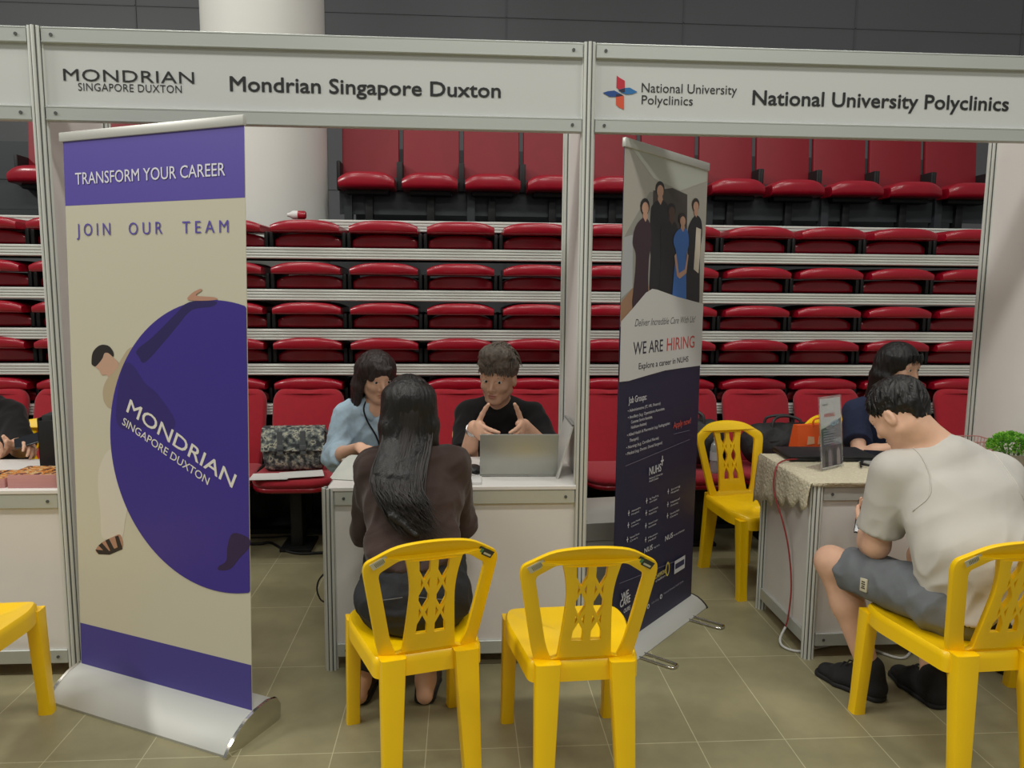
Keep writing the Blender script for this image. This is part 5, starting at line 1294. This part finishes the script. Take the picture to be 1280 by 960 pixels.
# black bags on the seats behind the right booth
def duffel(x, y, label, w_, h_, d_, deg=0):
    t = thing('duffel_bag', label, 'bag', (x, y, .455), math.radians(deg)); BG = mat('bag_nylon', (32, 33, 34), .7, noise=.15, nscale=25, bump=.3, bscale=60)
    s = Sdf(); s.ecap((-w_*.36, 0, h_*.5), (w_*.36, 0, h_*.5), (h_*.46, d_*.5), (h_*.46, d_*.5), (0, 0, 1), .03); s.ell((0, -d_*.38, h_*.42), (w_*.36, d_*.2, h_*.34), None, .03); s.cut((0, 0, .001), (0, 0, -1)); s.cut((0, 0, h_*.97), (0, 0, 1))
    Vt, F = s.mesh(.007); o = skin_mesh('body', Vt, F, BG, None, folds(.004, 12), 2); o.parent = t
    for q in (-1, 1):
        m = MB().tube(smooth_path([(-w_*.22, q*d_*.25, h_*.88), (-w_*.20, q*d_*.22, h_*1.05), (-w_*.08, q*.02, h_*1.12), (w_*.08, q*.02, h_*1.12), (w_*.20, q*d_*.22, h_*1.05), (w_*.22, q*d_*.25, h_*.88)], 5), .009, 7); m.build('handle', mat('bag_webbing', (46, 47, 48), .6), t, 60)
    m = MB().box((-w_*.32, -d_*.52, h_*.62), (w_*.32, -d_*.50, h_*.64)); m.build('zip', mat('zip_grey', (70, 72, 72), .4), t)
duffel(3.475, 1.57, 'black duffel bag with two handles on a red seat behind the lace-covered counter', .42, .27, .22, 4)
duffel(2.90, 1.56, 'black bag on a red seat half hidden by the dark blue banner', .30, .30, .20, -6)
t = thing('water_bottle', 'clear plastic water bottle standing on a red seat behind the sideways yellow chair', 'bottle', (3.005, 1.40, .45))
MB().lathe([(0, 0), (.03, 0), (.033, .01), (.031, .03), (.033, .05), (.031, .07), (.033, .09), (.031, .11), (.033, .14), (.026, .17), (.013, .19), (.013, .20)], n=20).build('body', mat('bottle_clear', (190, 198, 198), .12, trans=.6), t, 60)
MB().lathe([(.014, .20), (.015, .2), (.015, .222), (0, .222)], n=18).build('cap', PAPER, t, 40); MB().lathe([(.0337, .075), (.0337, .125)], n=20).build('label_band', mat('band_pale', (170, 176, 178), .5), t, 60)
t = thing('carrier_bag', 'orange paper carrier bag behind the clear sign holder beside the navy sleeve', 'bag', (3.56, 1.28, .45), math.radians(10))
ORG = mat('bag_orange', (226, 92, 34), .6, noise=.06, nscale=12)
m = MB(); m.loft([[(p[0], p[1], z) for p in ((-w_, -d_), (w_, -d_), (w_, d_), (-w_, d_))] for z, w_, d_ in ((0, .15, .06), (.16, .155, .05), (.31, .15, .02))]); m.build('body', ORG, t, 30)
m = MB().tube(smooth_path([(-.05, -.02, .30), (-.045, -.03, .345), (.045, -.03, .345), (.05, -.02, .30)], 5), .005, 6); m.build('handle', ORG, t, 60)
fl = Flat((0, -.043, 0), (1, 0, 0), (0, 0, 1), (0, -1, 0)); m = MB(); 
for k in range(3): fl.poly(m, [(-.10+.07*k, .20), (-.05+.07*k, .205), (-.055+.07*k, .245), (-.095+.07*k, .25)], .004+.003*0)
m.build('printed_pattern', mat('print_pale_orange', (240, 190, 150), .6), t)
# lace cloth draped over the right counter
LACE = ramp_mat('lace', [(0, (140, 130, 104)), (.20, (196, 186, 158)), (.36, (224, 216, 192)), (.6, (206, 196, 170))], 58, .9, 2, 'voronoi', bump=.5)
xs = [2.915, 2.93]+[2.95+.07*i for i in range(14)]+[3.925]
t = MB(); bm = t.bm; cols = []
def lace_pt(u, v):
    """u along counter (negative = drop on the left side), v along depth"""
    y = -.024+.55*v; z = TOPZ+.006+.0015*math.sin(u*40)*math.sin(v*23)
    if u < 0:
        L = .10+.14*(v**1.3)+.018*math.sin(v*31)
        return (2.912-.012*math.sin(min(1, -u)*PI*.5)-.006*math.sin(v*26)*(-u), y, TOPZ+.003-L*(-u))
    return (2.918+u*1.018, y, z)
us_ = [-1, -.8, -.6, -.4, -.2, -.05]+[i/16 for i in range(17)]; vs_ = [i/30 for i in range(31)]
G = [[bm.verts.new(lace_pt(u, v)) for v in vs_] for u in us_]
for i in range(len(us_)-1):
    for j in range(len(vs_)-1): bm.faces.new((G[i][j], G[i+1][j], G[i+1][j+1], G[i][j+1]))
fr = [[bm.verts.new((v.co.x, -.0285, v.co.z-dz)) for dz in (.001, .014+.004*(i % 2))] for i, v in enumerate([G[k][0] for k in range(6, len(us_))])]
for i in range(len(fr)-1): bm.faces.new((G[6+i][0], G[7+i][0], fr[i+1][0], fr[i][0])); bm.faces.new((fr[i][0], fr[i+1][0], fr[i+1][1], fr[i][1]))
o = t.build('tablecloth', LACE, None, 60); o.modifiers.new('thick', 'SOLIDIFY').thickness = .0025; tag(o, 'cream lace cloth draped over the top and left side of the right counter', 'tablecloth')
LZ = TOPZ+.010
t = thing('laptop', 'closed flat black laptop lying on the lace cloth', 'laptop', (3.19, .445, LZ), math.radians(-3))
MB().box((-.20, -.11, 0), (.20, .11, .012), .004).build('base', mat('black_shell', (30, 31, 34), .5), t); MB().box((-.20, -.11, .0125), (.20, .11, .022), .004).build('lid', mat('black_shell', (30, 31, 34), .5), t)
t = thing('sign_holder', 'clear acrylic sign holder with a printed sheet on the lace cloth', 'sign', (3.115, .205, LZ), math.radians(33))
m = MB(); R_ = Matrix.Rotation(math.radians(-6), 4, 'X'); m.box((-.085, -.002, 0), (.085, 0, .315), 0, R_).box((-.085, .002, 0), (.085, .004, .315), 0, R_).box((-.085, -.002, 0), (.085, .075, .003)); m.build('acrylic', GLASS, t)
m = MB(); m.box((-.078, .0004, .008), (.078, .0016, .305), 0, R_); sh = m.build('printed_sheet', mat('sheet_white', (206, 208, 208), .5), t)
def onsheet(name, col, uvs, h=0):
    f = Flat((0, 0, 0), (1, 0, 0), (0, -math.sin(math.radians(-6)), math.cos(math.radians(-6))), (0, -1, 0)); m = MB(); f.poly(m, uvs, h); return m.build(name, mat('print_%d_%d_%d' % col, col, .5), sh)
onsheet('printed_field', (34, 40, 66), [(-.078, .10), (.078, .10), (.078, .215), (.03, .20), (-.03, .185), (-.078, .175)], -.0002); onsheet('printed_photo', (84, 76, 82), [(-.078, .01), (.078, .01), (.078, .10), (-.078, .10)], -.0001)
for k, (x, c) in enumerate(((-.045, (38, 34, 40)), (-.015, (120, 110, 120)), (.02, (44, 40, 48)), (.05, (150, 140, 140)))): onsheet('printed_figure', c, [(x-.013, .012), (x+.013, .012), (x+.011, .075), (x, .088), (x-.011, .075)], .0002)
f = Flat((0, 0, 0), (1, 0, 0), (0, math.sin(math.radians(6)), math.cos(math.radians(6))), (0, -1, 0))
m = MB(); f.text(m, 'HIRING', (-.05, .225), (.03, .225), .016, .0006, .01); m.build('lettering', mat('print_196_78_72', (196, 78, 72), .5), sh)
m = MB(); f.text(m, 'NUHS', (-.06, .275), (-.02, .275), .008, .0006); m.build('lettering', INK, sh)
m = MB(); f.text(m, 'NUHS', (-.0, .18), (.06, .192), .022, .0006, .01); m.build('lettering', mat('print_150_190_210', (150, 190, 210), .5), sh)
m = MB()
for k in range(6): m.box((-.06, -.0012, .165-.011*k), (.03-.01*(k % 3), -.0006, .168-.011*k), 0, R_)
m.build('printed_lines', mat('print_140_144_160', (140, 144, 160), .5), sh)
m = MB(); m.tube(smooth_path([(3.36, .40, LZ+.006), (3.30, .30, LZ+.006), (3.27, .24, LZ+.006), (3.31, .20, LZ+.006), (3.29, .16, LZ+.006)], 5), .004, 6); m.tube(smooth_path([(3.34, .36, LZ+.006), (3.28, .28, LZ+.006), (3.24, .20, LZ+.006)], 5), .004, 6)
tag(m.build('cable_lead', CBL, None, 60), 'black cable ends lying on the lace cloth beside the sign holder', 'cable')
m = MB().box((-.13, -.09, 0), (.13, .09, .012), .004); o = m.build('tablet', mat('tablet_black', (34, 38, 44), .25)); o.matrix_world = rotz(3.52, .40, LZ, -18); tag(o, 'dark tablet on the lace cloth under the navy-shirted person\'s hand', 'tablet')
m = MB().box((-.11, -.07, 0), (.11, .07, .004)); o = m.build('notebook', mat('note_grey', (150, 150, 146), .6)); o.matrix_world = rotz(3.42, .30, LZ, 25); tag(o, 'thin grey notebook on the lace cloth beside the dark tablet', 'notebook')
t = thing('carton', 'white carton with a pink print on the right counter behind the bent neck', 'box', (3.63, .30, LZ), math.radians(-6))
m = MB().box((-.13, -.06, 0), (.13, .06, .085), .003); m.build('body', PAPER, t); m = MB()
for k in range(5): m.tube([(-.02+.02*k+.018*math.cos(a), -.061, .055+.016*math.sin(a)*(1-.1*k)) for a in [2*PI*j/12 for j in range(12)]], .002, 5, False, True)
m.build('printed_pattern', mat('print_pink', (206, 110, 140), .6), t)
t = thing('wire_basket', 'pink wire basket on the right counter behind the potted plant', 'basket', (3.83, .37, LZ), 0)
m = MB(); PK = mat('wire_pink', (196, 140, 136), .5, .2)
for z, k in ((.0, .85), (.045, .92), (.09, 1.)): m.tube([(p[0]*k, p[1]*k, z+.003) for p in round_poly([(-.10, -.075), (.10, -.075), (.10, .075), (-.10, .075)], .02, 3)], .0028, 6, False, True)
for j in range(28):
    a = 2*PI*j/28; x, y = max(-.1, min(.1, .14*math.cos(a))), max(-.075, min(.075, .11*math.sin(a))); m.tube([(x*.85, y*.85, .003), (x, y, .093)], .0016, 5)
for j in range(6): m.tube([(-.08+.032*j, -.063, .003), (-.08+.032*j, .063, .003)], .0016, 5)
m.build('frame', PK, t, 60)
t = thing('potted_plant', 'round green plant in a pale grey pot at the right end of the counter', 'plant', (3.865, .13, LZ))
MB().lathe([(0, 0), (.042, 0), (.045, .004), (.060, .072), (.063, .08), (.058, .08), (.054, .072), (0, .070)], n=28).build('pot', mat('pot_grey', (176, 172, 162), .7, noise=.08, nscale=20), t, 40)
rnd = random.Random(3); m = MB()
for k in range(1500):
    a = rnd.uniform(0, 2*PI); ph = math.acos(rnd.uniform(-.25, 1)); r_ = rnd.uniform(.6, 1)**.5
    n = Vector((math.sin(ph)*math.cos(a), math.sin(ph)*math.sin(a), math.cos(ph))); p = Vector((n.x*.088*r_, n.y*.088*r_, .105+n.z*.058*r_))
    d = (n+Vector((rnd.uniform(-.7, .7), rnd.uniform(-.7, .7), rnd.uniform(-.3, .7)))).normalized(); s_ = d.cross(Vector((rnd.random(), rnd.random(), rnd.random()))).normalized(); L = rnd.uniform(.010, .019); w_ = L*.32; nn = d.cross(s_)
    b = bmesh.new(); q = [p, p+d*L*.5+s_*w_+nn*.001, p+d*L, p+d*L*.5-s_*w_+nn*.001]; b.faces.new([b.verts.new(v) for v in q]); m.mi = rnd.randrange(3); m.add(b)
m.build('foliage', [mat('leaf_a', (110, 176, 50), .6), mat('leaf_b', (80, 150, 42), .6), mat('leaf_c', (146, 202, 74), .6)], t, None)
m = MB()
for k in range(10): a = 2*PI*k/10; m.tube([(.02*math.cos(a), .02*math.sin(a), .06), (.05*math.cos(a), .05*math.sin(a), .12)], .0025, 5)
m.build('stem', mat('stem_green', (70, 96, 40), .7), t, 60)
# red and white power lead on the left side of the right counter
t = thing('extension_cord', 'red lead turning white near the floor, hanging down the lace counter side', 'cable', (2.93, .30, 0))
o = MB().tube(smooth_path([(3.07, .36, LZ+.006), (2.96, .33, LZ+.008), (2.905, .30, LZ-.02), (2.888, .27, .64), (2.905, .20, .52), (2.925, .17, .40), (2.935, .15, .25), (2.925, .14, .12), (2.915, .14, .07)], 6), .0035, 7).build('red_lead', mat('cable_red', (150, 44, 46), .5), None, 60); attach(o, t)
o = MB().tube(smooth_path([(2.915, .14, .07), (2.885, .12, .025), (2.885, .08, .008), (2.93, .04, .007), (3.00, .06, .007), (3.2, .10, .007), (3.33, -.04, .007), (3.45, .05, .007), (3.6, .1, .007)], 6), .0055, 7).build('white_lead', mat('cable_white', (206, 206, 202), .5), None, 60); attach(o, t)
# left booth counter
STK = ramp_mat('flyer_print', [(0, (52, 40, 44)), (.40, (196, 120, 50)), (.50, (200, 170, 120)), (.57, (120, 50, 50)), (.66, (60, 52, 60))], 30, .5, 3)
EDGE = mat('flyer_edges', (196, 140, 136), .7, noise=.12, nscale=160, stretch=(.02, .02, 6))
def stack(x, y, deg, w_, l_, h_, label):
    t = thing('flyer_stack', label, 'flyers', (x, y, TOPZ), math.radians(deg), 'flyer stacks on the left counter')
    MB().box((-w_/2, -l_/2, 0), (w_/2, l_/2, h_), .001).build('pages', EDGE, t); MB().box((-w_/2+.001, -l_/2+.001, h_), (w_/2-.001, l_/2-.001, h_+.0012)).build('top_sheet', STK, t)
stack(-.115, .085, 0, .205, .145, .052, 'tall stack of pink-edged flyers against the left booth post')
stack(-.335, .085, 2, .205, .145, .036, 'lower stack of pink-edged flyers left of the tall stack')
stack(-.56, .085, -1, .205, .145, .034, 'stack of pink-edged flyers at the far left of the counter, mostly out of frame')
t = thing('desk_organiser', 'black upright desk file holder behind the tall flyer stack', 'holder', (-.150, .335, TOPZ), math.radians(8))
BKP = mat('holder_black', (30, 31, 33), .45)
m = MB().box((-.07, -.11, 0), (.07, .11, .006)).box((-.07, -.11, 0), (-.064, .11, .235), .002).box((.064, -.11, 0), (.07, .11, .235), .002).box((-.07, .104, 0), (.07, .11, .235), .002).box((-.07, -.11, 0), (.07, -.104, .225), .002); m.build('body', BKP, t)
MB().box((-.055, -.10, .01), (-.02, .10, .245), .002).build('folder', mat('folder_dark', (44, 46, 48), .5), t)
m = MB().tube([(-.405, .175, TOPZ+.006), (-.365, .245, TOPZ+.006)], .0055, 8); tag(m.build('pen', mat('pen_blue', (60, 130, 160), .4), None, 60), 'blue pen on the left counter by the flyer stacks', 'pen')
# bottle on the top deck by the column
t = thing('plastic_bottle', 'small white bottle with a red base lying by the foot of the white column', 'bottle', (.42, 2.32, 1.962+.028), 0)
mx = Matrix.Rotation(PI/2, 4, 'Y')
MB().lathe([(0, -.055), (.022, -.055), (.028, -.045), (.028, -.005), (0, -.005)], n=18, mtx=mx.inverted()).build('base', RED, t, 40); MB().lathe([(0, .0), (.028, -.005), (.028, .03), (.015, .05), (.012, .065), (0, .065)], n=18, mtx=mx.inverted()).build('body', PAPER, t, 40)
